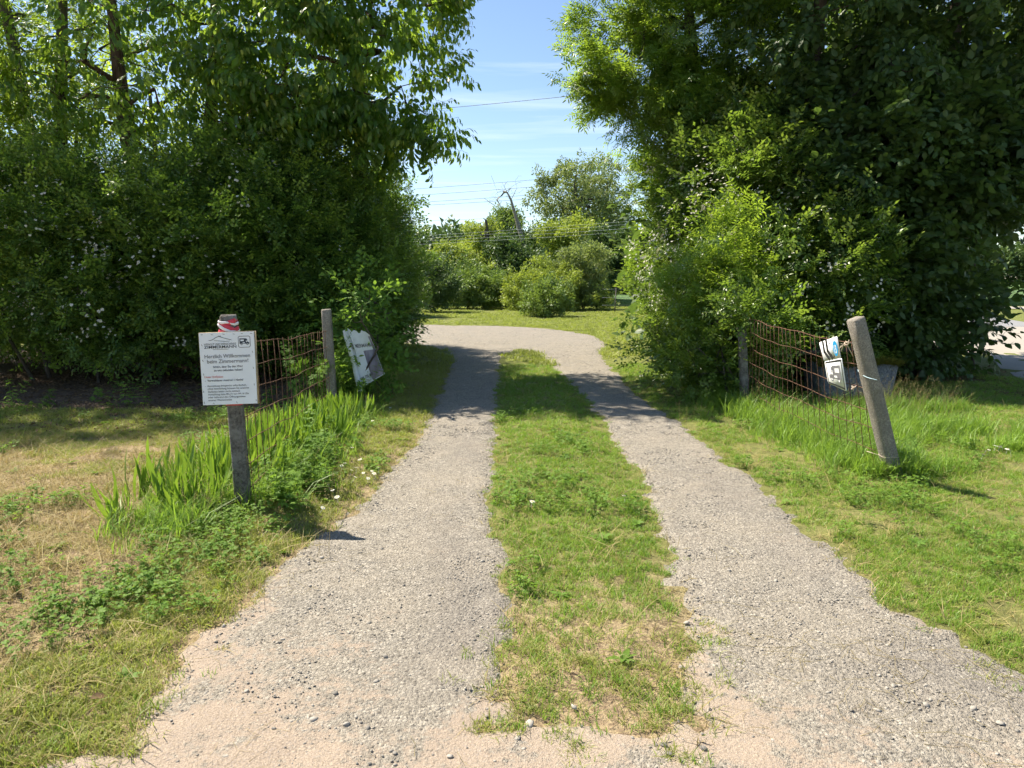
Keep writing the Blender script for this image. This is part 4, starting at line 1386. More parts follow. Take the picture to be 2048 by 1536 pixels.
# ------------------------------------------------------------------ grass
LEFT_A, LEFT_B = np.array([-1.70, 4.5]), np.array([-2.05, 8.0])
RIGHT_A, RIGHT_B = np.array([2.84, 5.28]), np.array([2.70, 8.2])


def seg_d(x, y, A, B):
    ab = B - A
    t_ = np.clip(((x - A[0]) * ab[0] + (y - A[1]) * ab[1]) / (ab @ ab), 0, 1)
    return np.hypot(x - A[0] - t_ * ab[0], y - A[1] - t_ * ab[1])


def sample(g, y0, y1, dens, xpad=1.2, xl=None, xr=None):
    """random ground points that the view from round here can see"""
    w = max(y1 * 0.735 + xpad, 1)
    n = int((y1 - y0) * 2 * w * dens)
    y = g.uniform(y0, y1, n)
    x = g.uniform(-w, w, n)
    ok = np.abs(x) < y * 0.735 + xpad
    if xl is not None:
        ok &= (x > xl) & (x < xr)
    return x[ok], y[ok]


def hedge_zone(x, y):
    return ((y > 8.0) & (x < -2.6) & (y < 20)) | ((y > 10.2) & (x > 2.9) & (y < 16.5) & (x < 7.0))


def off_road(x, y):
    return ~((x > 7.4) & (x - 7.4 > (10.9 - y) * 1.1) & (y < 26) & (y > 6)) | (y < 5)


def put(name, key, x, y, size, g, tilt=0.18, label=None, extra=0.0, parent=None, idx=None):
    n = len(x)
    rot = np.stack([g.normal(0, tilt, n), g.normal(0, tilt, n), g.uniform(0, 6.283, n)], 1)
    return scatter(name, key, np.stack([x, y, height(x, y) + extra], 1), rot, size, idx, parent, g, kind='stuff', label=label)


g = np.random.default_rng(400)
bands = [(1.5, 4.0, 1500), (4.0, 7.0, 950), (7.0, 12.5, 430)]
Xs, Ys = [], []
for y0, y1, dn in bands:
    x, y = sample(g, y0, y1, dn)
    Xs.append(x); Ys.append(y)
x, y = np.concatenate(Xs), np.concatenate(Ys)
d = drive_d(x, y)
strip_zone = (x > np.interp(y, CLy, CLx) - 0.1) & (x < np.interp(y, CRy, CRx) + 0.1)
left_zone = ~strip_zone & (x < 0)
patch = n2(x, y, 0.55, 50) * 0.6 + n2(x, y, 0.17, 51) * 0.4
patch2 = n2(x, y, 0.9, 52)
fl = seg_d(x, y, np.array([-1.75, 3.4]), LEFT_B)
fr = seg_d(x, y, np.array([2.95, 5.0]), RIGHT_B)
ok = (d < -0.005) & off_road(x, y) & ~hedge_zone(x, y)
u = g.random(len(x))
edge = np.clip(-d / 0.16, 0.25, 1)
# lush strip in the middle, thinner towards the viewer
near_thin = np.clip((y - 2.1) / 1.5, 0.16, 1.0)
s1 = ok & strip_zone & (u < edge * near_thin * sstep(0.18, 0.50, patch + 0.10 * np.clip(y - 3, 0, 2)))
put('strip_grass', 'strip', x[s1], y[s1], g.uniform(0.5, 1.0, s1.sum()) * np.where(y[s1] > 7, 1.35, 1.0), g, label='short green grass on the strip between the ruts')
# right verge: short, fresh
s2 = ok & (x > 0) & ~strip_zone & (u < edge * sstep(0.15, 0.45, patch))
put('verge_grass', 'strip', x[s2], y[s2], g.uniform(0.5, 1.0, s2.sum()) * np.where(y[s2] > 7, 1.35, 1.0), g, label='fresh grass of the verge right of the drive')
# left lawn: patchy and straw-dry near the camera
dryness = sstep(-1.2, -2.4, x) * sstep(7.5, 5.5, y)
s3 = ok & left_zone & (u < edge * sstep(0.48, 0.78, patch + 0.40 * (1 - dryness)))
put('lawn_grass', 'short', x[s3], y[s3], g.uniform(0.7, 1.3, s3.sum()) * np.where(y[s3] > 7, 1.35, 1.0), g, label='patchy short lawn left of the drive')
s4 = (d < 0.02) & off_road(x, y) & ~hedge_zone(x, y) & (g.random(len(x)) < np.where(left_zone, 0.12 + 1.1 * dryness * patch2, 0.06))
put('dry_grass', 'dry', x[s4], y[s4], g.uniform(0.6, 1.3, s4.sum()), g, 0.3, label='straw-coloured dry grass among the lawn')

# stray tufts on the sandy foreground
tx, ty, ts = [], [], []
for (pu, pv, r, k) in [(1010, 1445, 0.05, 14), (1075, 1415, 0.06, 14), (1130, 1470, 0.05, 10), (1145, 1508, 0.05, 10), (1335, 1395, 0.12, 60), (1260, 1350, 0.16, 60), (1370, 1520, 0.04, 10), (960, 1452, 0.03, 6), (1370, 1290, 0.08, 25),
                       (235, 1500, 0.04, 12), (100, 1490, 0.14, 60), (250, 1440, 0.06, 20), (300, 1400, 0.07, 24), (1405, 1265, 0.05, 14), (1040, 1320, 0.12, 30), (1080, 1290, 0.14, 30), (1170, 1330, 0.12, 30), (30, 1440, 0.15, 60), (1060, 1385, 0.1, 18),
                       (2000, 1350, 0.06, 10), (1960, 1270, 0.08, 20)]:
    c = G(pu, pv)
    tx.append(c[0] + g.normal(0, r, k)); ty.append(c[1] + g.normal(0, r, k))
tx, ty = np.concatenate(tx), np.concatenate(ty)
put('stray_tufts', 'strip', tx, ty, g.uniform(0.6, 1.1, len(tx)), g, extra=0.004, label='stray grass tufts on the sandy foreground', idx=g.choice([0, 3, 3, 3], len(tx)))

# tall growth along both fences
x, y = sample(g, 2.6, 9.0, 700)
d = drive_d(x, y)
fl = seg_d(x, y, np.array([-1.98, 4.3]), np.array([-1.95, 7.4]))
fr = seg_d(x, y, np.array([3.0, 4.9]), np.array([2.75, 8.6]))
back = (x > 2.6) & (y > 6.0) & (y < 8.1) & (x < 5.2)
pl = np.exp(-(fl / 0.31) ** 2)
pr = np.maximum(np.exp(-(fr / 0.30) ** 2), 0.45 * back * sstep(0.35, 0.6, n2(x, y, 0.5, 63)))
u = g.random(len(x))
ok = (d < -0.08) & off_road(x, y) & ~((y < 5.22) & (x > 2.45)) & ~((y < 4.42) & (x > -1.86))
s5 = ok & (u < np.maximum(pl, pr) * 0.85)
put('medium_grass', 'medium', x[s5], y[s5], g.uniform(0.7, 1.3, s5.sum()), g, label='ankle-high grass along the fences')
u = g.random(len(x))
s6 = ok & (u < np.maximum(0.16 * pl, 0.26 * pr))
put('long_grass', 'long', x[s6], y[s6], g.uniform(0.6, 1.05, s6.sum()), g, label='long arching grass around the posts')
bl = np.exp(-(seg_d(x, y, np.array([-2.15, 4.45]), np.array([-1.92, 7.3])) / 0.25) ** 2) * sstep(0.3, 0.6, n2(x, y, 0.3, 64))
s7 = ok & (g.random(len(x)) < 0.42 * bl)
put('strap_leaves', 'strap', x[s7], y[s7], g.uniform(0.5, 1.25, s7.sum()), g, 0.12, label='upright broad strap leaves crowding the left fence')
# clover and weeds
x, y = sample(g, 1.8, 8.0, 130)
d = drive_d(x, y)
u = g.random(len(x))
pc = sstep(0.52, 0.72, n2(x, y, 0.5, 61))
wl_ = np.exp(-(seg_d(x, y, np.array([-1.75, 3.1]), np.array([-1.70, 5.6])) / 0.30) ** 2)
s8 = (d < -0.05) & off_road(x, y) & (u < np.clip(0.5 * pc + 0.9 * wl_, 0, 1))
put('clover', 'clover', x[s8], y[s8], g.uniform(0.7, 1.2, s8.sum()), g, label='clover and small weeds in the lawn')
s9 = (d < -0.05) & off_road(x, y) & (g.random(len(x)) < 0.02 + 0.10 * wl_)
put('plantain', 'rosette', x[s9], y[s9], g.uniform(0.3, 0.7, s9.sum()), g, label='flat plantain rosettes in the lawn')
s10 = (d < -0.1) & (y > 4) & (g.random(len(x)) < 0.5 * np.exp(-(seg_d(x, y, np.array([-1.5, 4.6]), np.array([-1.72, 6.3])) / 0.20) ** 2))
put('herbs', 'weed', x[s10], y[s10], g.uniform(0.5, 0.9, s10.sum()), g, label='leafy herbs in front of the left fence')
# seed heads beside the trough and around the posts
k = 46
x, y = np.concatenate([g.normal(4.15, 0.35, k), g.normal(2.6, 0.35, 10), g.normal(-1.85, 0.25, 8)]), np.concatenate([g.normal(7.7, 0.3, k), g.normal(6.6, 0.8, 10), g.normal(4.2, 0.4, 8)])
put('seed_heads', 'seed', x, y, g.uniform(0.5, 0.9, len(x)), g, label='pale feathery grass heads near the trough')
# litter below the hedges
n = 1500
x, y = np.concatenate([g.uniform(-8, -2.3, n), g.uniform(3.0, 8, n // 3)]), np.concatenate([g.uniform(6.9, 11.5, n), g.uniform(9, 12, n // 3)])
put('leaf_litter', 'litter', x, y, g.uniform(0.6, 1.2, len(x)), g, 0.1, label='brown fallen leaves and twigs under the hedges')
n = 26
x, y = g.uniform(-7.5, -2.6, n), g.uniform(7.9, 9.4, n)
put('shade_weeds', 'weed', x, y, g.uniform(0.5, 1.0, n), g, label='weeds in the shade of the left hedge')
n = 900
x, y = g.uniform(-8, -2.3, n), 6.3 + np.abs(g.normal(0, 0.9, n))
kk = g.random(n) < 0.75
put('shade_grass', 'short', x[kk], y[kk], g.uniform(0.9, 1.6, kk.sum()), g, label='thin grass at the edge of the hedge shade')
# far lawn
x, y = sample(g, 12.5, 40.0, 46, 0.5, -9, 10)
d = drive_d(x, y)
s11 = (d < -0.05) & ~hedge_zone(x, y) & ((x < 7.6) | (y > 27)) & (g.random(len(x)) < np.clip(30.0 / y, 0.4, 1.0) * sstep(0.10, 0.45, n2(x, y, 1.1, 88)))
put('far_lawn_grass', 'far_grass', x[s11], y[s11], g.uniform(0.7, 1.3, s11.sum()), g, label='sunny lawn in front of the far shrubs')
x, y = sample(g, 20.0, 37.0, 8, 0.5, 9, 40)
s12 = (x > 9)
put('road_verge_grass', 'far_grass', x[s12] + 3, y[s12] + 10, g.uniform(1.0, 1.6, s12.sum()), g, label='grass verge across the road')

# ------------------------------------------------------------------ loose stones on the drive
def stone_mat(name, a, b):
    t = NT(name)
    oi = t.n.new('ShaderNodeObjectInfo').outputs['Random']
    c = t.mix(oi, a, b)
    nz = t.noise(120.0, 4, 0.6)
    c = t.mix(t.rng(nz, 0.35, 0.7, 0.0, 0.35), c, (0.36, 0.33, 0.28))
    return t.done(t.bsdf(c, 0.85, 0.2, 0.0, t.bump(nz, 0.3, 0.003)))


M['stone'] = stone_mat('pebble_stone', (0.10, 0.094, 0.086), (0.36, 0.33, 0.285))
PHI = (1 + 5 ** 0.5) / 2
ICO_V = np.array([(-1, PHI, 0), (1, PHI, 0), (-1, -PHI, 0), (1, -PHI, 0), (0, -1, PHI), (0, 1, PHI), (0, -1, -PHI), (0, 1, -PHI), (PHI, 0, -1), (PHI, 0, 1), (-PHI, 0, -1), (-PHI, 0, 1)], float)
ICO_V /= np.linalg.norm(ICO_V[0])
ICO_F = np.array([(0, 11, 5), (0, 5, 1), (0, 1, 7), (0, 7, 10), (0, 10, 11), (1, 5, 9), (5, 11, 4), (11, 10, 2), (10, 7, 6), (7, 1, 8), (3, 9, 4), (3, 4, 2), (3, 2, 6), (3, 6, 8), (3, 8, 9), (4, 9, 5), (2, 4, 11), (6, 2, 10), (8, 6, 7), (9, 8, 1)])


def stone_mesh(name, seed, flat):
    g = np.random.default_rng(seed)
    V = ICO_V * g.uniform(0.72, 1.15, (12, 1)) * np.array([1.0, g.uniform(0.6, 0.9), flat])
    me = mesh_np(name, V, ICO_F, M['stone'], {'tip': np.zeros(12)}, seed % 2 == 0)
    return me


st_me = [stone_mesh('stone', 500 + i, 0.24 + 0.06 * i) for i in range(6)]
T['gravel'] = [bpy.data.objects.new('tpl_stone%d' % i, me) for i, me in enumerate(st_me)]
g = np.random.default_rng(510)
x1_, y1_ = sample(g, 1.5, 7.5, 2600, 0.4)
x2_, y2_ = sample(g, 7.5, 22.0, 160, 0.4, -6, 5)
x, y = np.concatenate([x1_, x2_]), np.concatenate([y1_, y2_])
d = drive_d(x, y)
dark_here = np.exp(-(((x - q1[0]) / 0.25) ** 2 + ((y - q1[1]) / 0.5) ** 2)) + np.exp(-(((x - q2[0]) / 0.6) ** 2 + ((y - q2[1]) / 0.35) ** 2))
pg = np.clip((y - 1.0) / 2.6, 0.30, 0.75) * sstep(0.25, 0.6, n2(x, y, 0.5, 81)) + 0.7 * dark_here
ok = (d > 0.0) & (g.random(len(x)) < pg)
x, y = x[ok], y[ok]
n = len(x)
sz = (0.0028 + 0.0065 * g.random(n) ** 3) * np.clip(0.6 + y / 9.0, 1.0, 2.2)
scatter('loose_gravel', 'gravel', np.stack([x, y, height(x, y) + 0.0055], 1), np.stack([g.normal(0, 0.3, n), g.normal(0, 0.3, n), g.uniform(0, 6.28, n)], 1), sz, None, drive, g, kind='stuff')
x, y = sample(g, 1.6, 5.5, 60, 0.2)
d = drive_d(x, y)
ok = np.nonzero(d > -0.02)[0]
ok = ok[np.argsort(y[ok] + g.normal(0, 1.2, len(ok)))][:285]
for i in ok:
    s = bpy.data.objects.new('stone', st_me[int(g.integers(0, 6))])
    COL.objects.link(s)
    s.parent = drive
    r = 0.005 + 0.012 * g.random() ** 3
    s.scale = (r, r, r)
    s.location = (x[i], y[i], float(height(x[i], y[i])) + 0.006)
    s.rotation_euler = (g.normal(0, 0.25), g.normal(0, 0.25), g.uniform(0, 6.28))
for (pu, pv, r) in [(1035, 1476, 0.020), (900, 1511, 0.017), (1148, 1418, 0.020), (1327, 1494, 0.022), (1415, 1310, 0.019), (1340, 1512, 0.020), (955, 1270, 0.014), (1655, 1390, 0.016), (1945, 1425, 0.02), (1890, 1492, 0.02), (735, 1455, 0.016), (1060, 1448, 0.028), (2000, 1455, 0.022), (790, 1505, 0.014), (560, 1285, 0.02)]:
    c = G(pu, pv)
    s = bpy.data.objects.new('stone', st_me[int(g.integers(0, 6))])
    COL.objects.link(s)
    s.parent = drive
    r *= 0.75
    s.scale = (r, r, r * 0.8)
    s.location = (c[0], c[1], float(height(c[0], c[1])) + 0.006 + r * 0.08)
    s.rotation_euler = (g.normal(0, 0.25), g.normal(0, 0.25), g.uniform(0, 6.28))


def t_straw(name, seed, n=4):
    g = np.random.default_rng(seed)
    b = Leafy()
    for i in range(n):
        a = Vector((0.12 * g.normal(), 0.12 * g.normal(), 0.004))
        th = g.random() * 6.28
        l = 0.04 + 0.07 * g.random()
        m = a + Vector((math.cos(th) * l, math.sin(th) * l, 0.004))
        b.stick(a, m, 0.0011)
        b.stick(m, m + Vector((math.cos(th + 0.4) * l, math.sin(th + 0.4) * l, -0.002)), 0.0009)
    return b.template(name, M['grass_dry'])


T['straw'] = [t_straw('tpl_straw%d' % i, 520 + i) for i in range(3)]
x, y = np.concatenate([g.uniform(-1.4, 2.2, 60), g.normal(1.55, 0.35, 45)]), np.concatenate([g.uniform(1.9, 5.5, 60), g.normal(2.5, 0.3, 45)])
ok = drive_d(x, y) > -0.1
put('loose_straw', 'straw', x[ok], y[ok], g.uniform(0.5, 1.1, ok.sum()), g, 0.03, label='thin dry straws scattered on the gravel', extra=0.008)

# ------------------------------------------------------------------ concrete posts
t = NT('weathered_concrete')
v = t.coord()
sp = t.noise(85.0, 5, 0.7, v)
c = t.mix(t.rng(sp, 0.32, 0.68), (0.13, 0.115, 0.098), (0.36, 0.325, 0.275))
c = t.mix(t.rng(t.noise(9.0, 5, 0.6, v), 0.45, 0.7), c, (0.17, 0.155, 0.135))
c = t.mix(t.math('MULTIPLY', t.rng(t.voro(45.0, vec=v), 0.0, 0.22, 1.0, 0.0), 0.7), c, (0.50, 0.49, 0.45))
c = t.mix(t.math('MULTIPLY', t.rng(t.noise(5.0, 4, 0.6, v), 0.55, 0.72), 0.55), c, (0.09, 0.095, 0.045))
M['concrete'] = t.done(t.bsdf(c, 0.95, 0.15, 0.0, t.bump(sp, 0.9, 0.008)))
t = NT('dark_weathered_post')
sp = t.noise(60.0, 5, 0.7, t.coord())
c = t.mix(t.rng(sp, 0.32, 0.68), (0.055, 0.050, 0.044), (0.20, 0.185, 0.165))
c = t.mix(t.rng(t.noise(7.0, 5, 0.6, t.coord()), 0.5, 0.7), c, (0.26, 0.25, 0.23))
M['post_dark'] = t.done(t.bsdf(c, 0.95, 0.15, 0.0, t.bump(sp, 0.8, 0.008)))


def post(base, top, w, label, mat, chamf=0.25, yaw=0.0):
    base, top = Vector(base), Vector(top)
    ax = (top - base)
    h = ax.length
    q = Vector((0, 0, 1)).rotation_difference(ax)
    m = MB()
    hw = w / 2
    cs = hw * chamf
    prof = [(hw - cs, -hw), (hw, -hw + cs), (hw, hw - cs), (hw - cs, hw), (-hw + cs, hw), (-hw, hw - cs), (-hw, -hw + cs), (-hw + cs, -hw)]
    zs = [-0.12] + list(np.linspace(0.0, h - 0.012, 9)) + [h]
    g = np.random.default_rng(int(h * 1000))
    for k, z in enumerate(zs):
        sc = 1.03 - 0.05 * z / h if k < len(zs) - 1 else 0.86
        for (a, b) in prof:
            m.V.append((a * sc + g.normal(0, 0.0012), b * sc + g.normal(0, 0.0012), z + (g.normal(0, 0.003) if k == len(zs) - 1 else 0)))
    for k in range(len(zs) - 1):
        for j in range(8):
            m.F.append((k * 8 + j, k * 8 + (j + 1) % 8, (k + 1) * 8 + (j + 1) % 8, (k + 1) * 8 + j))
    m.F.append(tuple((len(zs) - 1) * 8 + j for j in range(8)))
    o = m.build('concrete_post', M[mat], label=label, cat='post', group='concrete fence posts')
    o.location = base
    o.rotation_mode = 'QUATERNION'
    o.rotation_quaternion = q @ Matrix.Rotation(yaw, 3, 'Z').to_quaternion()
    return o


def zg(x, y):
    return float(height(x, y))


LPb = at(489, 1030, 4.5); LPb[2] = zg(LPb[0], 4.5)
LPt = at(456, 630, 4.5)
post(LPb, LPt, 0.085, 'dark weathered post carrying the white notice board', 'post_dark', yaw=R(0))
LBb = at(666, 835, 8.0); LBb[2] = zg(LBb[0], 8.0)
LBt = at(652.5, 619, 8.0)
post(LBb, LBt, 0.10, 'lichened concrete post at the hedge end of the left fence beside the banner', 'concrete')
RPb = at(1786, 958, 5.3); RPb[2] = zg(RPb[0], 5.3)
RPt = at(1711, 636, 5.22)
post(RPb, RPt, 0.098, 'tilted concrete post standing free before the mossy trough', 'concrete', chamf=0.14, yaw=R(11))
RBb = at(1489, 822, 8.3); RBb[2] = zg(RBb[0], 8.3)
RBt = at(1484, 655, 8.3)
post(RBb, RBt, 0.085, 'overgrown dark post where the right fence enters the shrubs', 'post_dark', yaw=R(10))

# ------------------------------------------------------------------ rusty wire fences
t = NT('rusty_wire')
nz = t.noise(45.0, 4, 0.6)
c = t.mix(t.rng(nz, 0.35, 0.65), (0.060, 0.032, 0.020), (0.20, 0.105, 0.065))
M['rust'] = t.done(t.bsdf(c, 0.8, 0.3, 0.25))


def fence(label, front, front_lean, back, back_lean, zf, zb, nv, seed, r=0.0030, group='rusty wire fences', top_over=0.0, bow=0.0):
    front, back = np.array(front, float), np.array(back, float)
    root = empty('wire_fence', (front[0], front[1], 0), label, 'fence', group)
    off = np.array([front[0], front[1], 0.0])
    g = np.random.default_rng(seed)

    def pos(s, z):
        b = front + (back - front) * s
        ln = np.array(front_lean) * (1 - s) ** 1.3 + np.array(back_lean) * (1 - (1 - s) ** 1.3)
        return np.array([b[0] + ln[0] * z + bow * math.sin(math.pi * s), b[1] + ln[1] * z, z]) - off
    zi = lambda s, k: zf[k] + (zb[k] - zf[k]) * s
    wave = g.uniform(0, 6.28, len(zf))
    for k in range(len(zf)):
        m = MB()
        pts = []
        for s in np.linspace(0, 1, 34):
            z = zi(s, k) + 0.008 * math.sin(13 * s + wave[0]) + 0.004 * math.sin(29 * s + wave[k]) - 0.018 * math.sin(math.pi * s)
            p_ = pos(s, z)
            p_[0] += 0.006 * math.sin(21 * s + wave[k])
            pts.append(tuple(p_))
        m.tube(pts, r * (1.25 if k == 0 else 1.0), 5)
        m.build('wire', M['rust'], root)
    for j in range(nv):
        s = (j + 0.35) / nv
        m = MB()
        pts = []
        zt, zl = zi(s, 0) + 0.012, 0.03
        ph = g.uniform(0, 6.28)
        for q in np.linspace(0, 1, 7):
            p_ = pos(s + g.normal(0, 0.0006), zt + (zl - zt) * q)
            p_[0] += 0.006 * math.sin(8 * q + ph) - 0.007
            p_[2] += -0.018 * math.sin(math.pi * s) * (1 - q)
            pts.append(tuple(p_))
        m.tube(pts, r * 0.85, 5)
        m.build('wire', M['rust'], root)
    return root


fence('rusty wire mesh fence between the notice post and the hedge', (-1.70, 4.50), (-0.03, 0.0), (-2.05, 8.0), (-0.03, 0), (1.10, 0.95, 0.795, 0.635, 0.475, 0.325, 0.17), (0.94, 0.765, 0.60, 0.42, 0.24, 0.10, 0.03), 20, 601)
fence('rusty wire mesh fence sagging from the tilted post', (2.83, 5.32), (-0.19, 0.0), (2.74, 8.15), (-0.02, 0.0), (1.02, 0.845, 0.675, 0.51, 0.37, 0.20), (1.06, 0.90, 0.72, 0.56, 0.40, 0.23), 24, 602, bow=-0.03)

# ------------------------------------------------------------------ flat print helper
class Plate:
    """a flat frame in the scene: x right 0..1, y down 0..1, printed shapes stand a hair proud"""

    def __init__(s, O, ex, ey, n, k=(0, 0, 0)):
        s.k = np.array(k, float)          # how far the fourth corner is off a parallelogram
        s.O, s.ex, s.ey, s.n = (np.array(q, float) for q in (O, ex, ey, n))

    def p(s, x, y, off=0.0):
        return tuple(s.O + s.ex * x + s.ey * y + s.k * (x * y) + s.n * off)

    def shapes(s, name, polys, mat, parent, off=0.0012):
        m = MB()
        for i, poly in enumerate(polys):
            m.poly([s.p(a, b, off) for a, b in poly])
        return m.build(name, mat, parent)

    def line(s, pts, w):
        """stroke as quads; w in units of the plate's width"""
        asp = np.linalg.norm(s.ex) / np.linalg.norm(s.ey)
        out = []
        for a, b in zip(pts[:-1], pts[1:]):
            d = np.array([b[0] - a[0], (b[1] - a[1]) / asp])
            l = np.linalg.norm(d)
            nn = np.array([-d[1], d[0]]) / l * w / 2
            e = d / l * w * 0.3
            q = np.array([nn[0], nn[1] * asp]); e = np.array([e[0], e[1] * asp])
            a_, b_ = np.array(a) - e, np.array(b) + e
            out.append([tuple(a_ + q), tuple(b_ + q), tuple(b_ - q), tuple(a_ - q)])
        return out

    def text(s, body, x0, x1, yc, mat, parent, name='lettering', off=0.0014, bold=0.0, fn=None, hscale=1.0):
        cu = bpy.data.curves.new('text', 'FONT')
        cu.body = body
        cu.size = 1.0
        cu.offset = bold
        cu.resolution_u = 3
        tmp = bpy.data.objects.new('text', cu)
        COL.objects.link(tmp)
        dg = bpy.context.evaluated_depsgraph_get()
        me = bpy.data.meshes.new_from_object(tmp.evaluated_get(dg))
        bpy.data.objects.remove(tmp)
        n = len(me.vertices)
        co = np.zeros(n * 3, np.float32)
        me.vertices.foreach_get('co', co)
        co = co.reshape(-1, 3)
        a, b = co[:, 0].min(), co[:, 0].max()
        sc = (x1 - x0) / (b - a)
        asp = np.linalg.norm(s.ex) / np.linalg.norm(s.ey)
        xx = x0 + (co[:, 0] - a) * sc
        yy = yc - (co[:, 1] - 0.35) * sc * asp * hscale
        if fn is not None:
            P_ = np.array([fn(q, w) for q, w in zip(xx, yy)])
        else:
            P_ = s.O + s.ex * xx[:, None] + s.ey * yy[:, None] + s.k * (xx * yy)[:, None] + s.n * off
        me.vertices.foreach_set('co', P_.astype(np.float32).ravel())
        me.update()
        me.materials.clear()
        me.materials.append(mat)
        return obj(name, me, parent)


def camper(pl, x0, y0, x1, y1, parent, mat, white, flip=False):
    """side view of a camper van with an alcove, wheels below"""
    fx = (lambda a: x0 + (x1 - x0) * (1 - a)) if flip else (lambda a: x0 + (x1 - x0) * a)
    fy = lambda b: y0 + (y1 - y0) * b
    mp = lambda pts: [(fx(a), fy(b)) for a, b in pts]
    circ = lambda cx, cy, rx, ry, k=16: [(cx + rx * math.cos(6.2832 * i / k), cy + ry * math.sin(6.2832 * i / k)) for i in range(k)]
    body = [mp([(0.0, 0.02), (0.62, 0.02), (0.62, 0.80), (0.0, 0.80)]), mp([(0.60, 0.02), (0.74, 0.08), (0.80, 0.22), (0.78, 0.32), (0.60, 0.32)]), mp([(0.60, 0.36), (0.78, 0.36), (0.90, 0.58), (1.0, 0.64), (1.0, 0.82), (0.60, 0.82)]), mp(circ(0.20, 0.86, 0.10, 0.15)), mp(circ(0.80, 0.86, 0.10, 0.15))]
    pl.shapes('camper_symbol', body, mat, parent, 0.0014)
    pl.shapes('camper_symbol_cutouts', [mp([(0.10, 0.18), (0.46, 0.18), (0.46, 0.42), (0.10, 0.42)]), mp([(0.66, 0.41), (0.76, 0.41), (0.84, 0.56), (0.66, 0.56)]), mp(circ(0.20, 0.86, 0.05, 0.075)), mp(circ(0.80, 0.86, 0.05, 0.075)), mp([(0.32, 0.60), (0.56, 0.60), (0.56, 0.72), (0.32, 0.72)])], white, parent, 0.0022)


M['sign_white'] = plain('sign_white', (0.78, 0.79, 0.79), 0.55, 0.3, 0.05, 14)
M['paper'] = plain('weatherproof_paper', (0.77, 0.80, 0.83), 0.6, 0.25, 0.045, 9)
M['ink'] = plain('dark_ink', (0.06, 0.07, 0.085), 0.7, 0.2)
M['ink_grey'] = plain('grey_ink', (0.17, 0.17, 0.18), 0.7, 0.2)
M['ink_red'] = plain('faded_red_ink', (0.55, 0.16, 0.15), 0.7, 0.2)
M['blue'] = plain('sign_blue', (0.015, 0.30, 0.62), 0.5, 0.3)
M['black'] = plain('sign_black', (0.035, 0.035, 0.035), 0.5, 0.3)
M['plywood'] = plain('plywood', (0.32, 0.26, 0.17), 0.85, 0.15, 0.3, 25, 0.4)
M['steel'] = plain('staple_steel', (0.25, 0.24, 0.22), 0.5, 0.5)

# notice board on the left post
Yb = LPt[1] - 0.085
tl, tr_, bl_ = at(397, 666, Yb), at(509, 662, Yb), at(406, 811, Yb)
ex = tr_ - tl
ey = bl_ - tl
ey[0] = -ex[2] * 1.0 * (-1) * 0.0 + (bl_ - tl)[0] * 0.3
nb = np.array([0.0, -1.0, 0.0])
board = empty('notice_board', tuple(tl), 'white printed notice board wrapped with staples on the dark post', 'sign')
O0 = np.zeros(3)
bpl = Plate(O0, ex, ey, nb)
m = MB()
fr = [bpl.p(a, b, 0.0) for a, b in ((0, 0), (1, 0), (1, 1), (0, 1))]
bk = [bpl.p(a, b, -0.024) for a, b in ((0, 0), (1, 0), (1, 1), (0, 1))]
m.add(fr + bk, [(0, 3, 2, 1), (4, 5, 6, 7), (0, 1, 5, 4), (1, 2, 6, 5), (2, 3, 7, 6), (3, 0, 4, 7)])
m.build('board', M['plywood'], board)
# sheet: slightly wavy foil stapled on the board
m = MB()
nx, ny = 12, 16
for j in range(ny + 1):
    for i in range(nx + 1):
        a, b = 0.004 + 0.985 * i / nx, 0.004 + 0.992 * j / ny
        m.V.append(bpl.p(a, b, 0.0018 + 0.0007 * math.sin(3.1 * a * 3 + 4 * b) * math.sin(math.pi * a) * math.sin(math.pi * b)))
for j in range(ny):
    for i in range(nx):
        k = j * (nx + 1) + i
        m.F.append((k, k + nx + 1, k + nx + 2, k + 1))
m.build('sheet', M['paper'], board, True)
pr = Plate(O0 + nb * 0.0018, ex, ey, nb)
arc = lambda x0, x1, f, k=14: [(x0 + (x1 - x0) * i / k, f(i / k)) for i in range(k + 1)]
logo = []
logo += pr.line(arc(0.18, 0.37, lambda s: 0.108 - 0.052 * s ** 1.1 + 0.006 * math.sin(6 * s)), 0.010)
logo += pr.line(arc(0.37, 0.58, lambda s: 0.056 + 0.052 * s ** 0.8), 0.010)
logo += pr.line(arc(0.27, 0.55, lambda s: 0.112 + 0.012 * math.sin(3.2 * s - 0.3) * s + 0.008 * s), 0.008)
logo += [[(0.345, 0.056), (0.36, 0.046), (0.375, 0.056)], [(0.37, 0.054), (0.385, 0.044), (0.40, 0.056)]]
pr.shapes('logo', logo, M['ink_grey'], board)
pr.text('WEINGUT UND WEINSCHENKE', 0.085, 0.665, 0.160, M['ink_grey'], board, bold=0.01, hscale=1.3)
pr.text('ZIMMERMANN', 0.085, 0.665, 0.198, M['ink'], board, bold=0.012, hscale=0.82)
pr.shapes('rule', pr.line([(0.24, 0.233), (0.52, 0.233)], 0.007), M['ink_grey'], board)
icon = empty_icon = None
rr = lambda x0, y0, x1, y1, r, ry: [(x0 + r, y0), (x1 - r, y0), (x1, y0 + ry), (x1, y1 - ry), (x1 - r, y1), (x0 + r, y1), (x0, y1 - ry), (x0, y0 + ry), (x0 + r, y0)]
pr.shapes('symbol_frame', pr.line(rr(0.705, 0.064, 0.915, 0.215, 0.02, 0.015), 0.010), M['ink_grey'], board)
camper(pr, 0.725, 0.092, 0.90, 0.185, board, M['ink'], M['paper'])
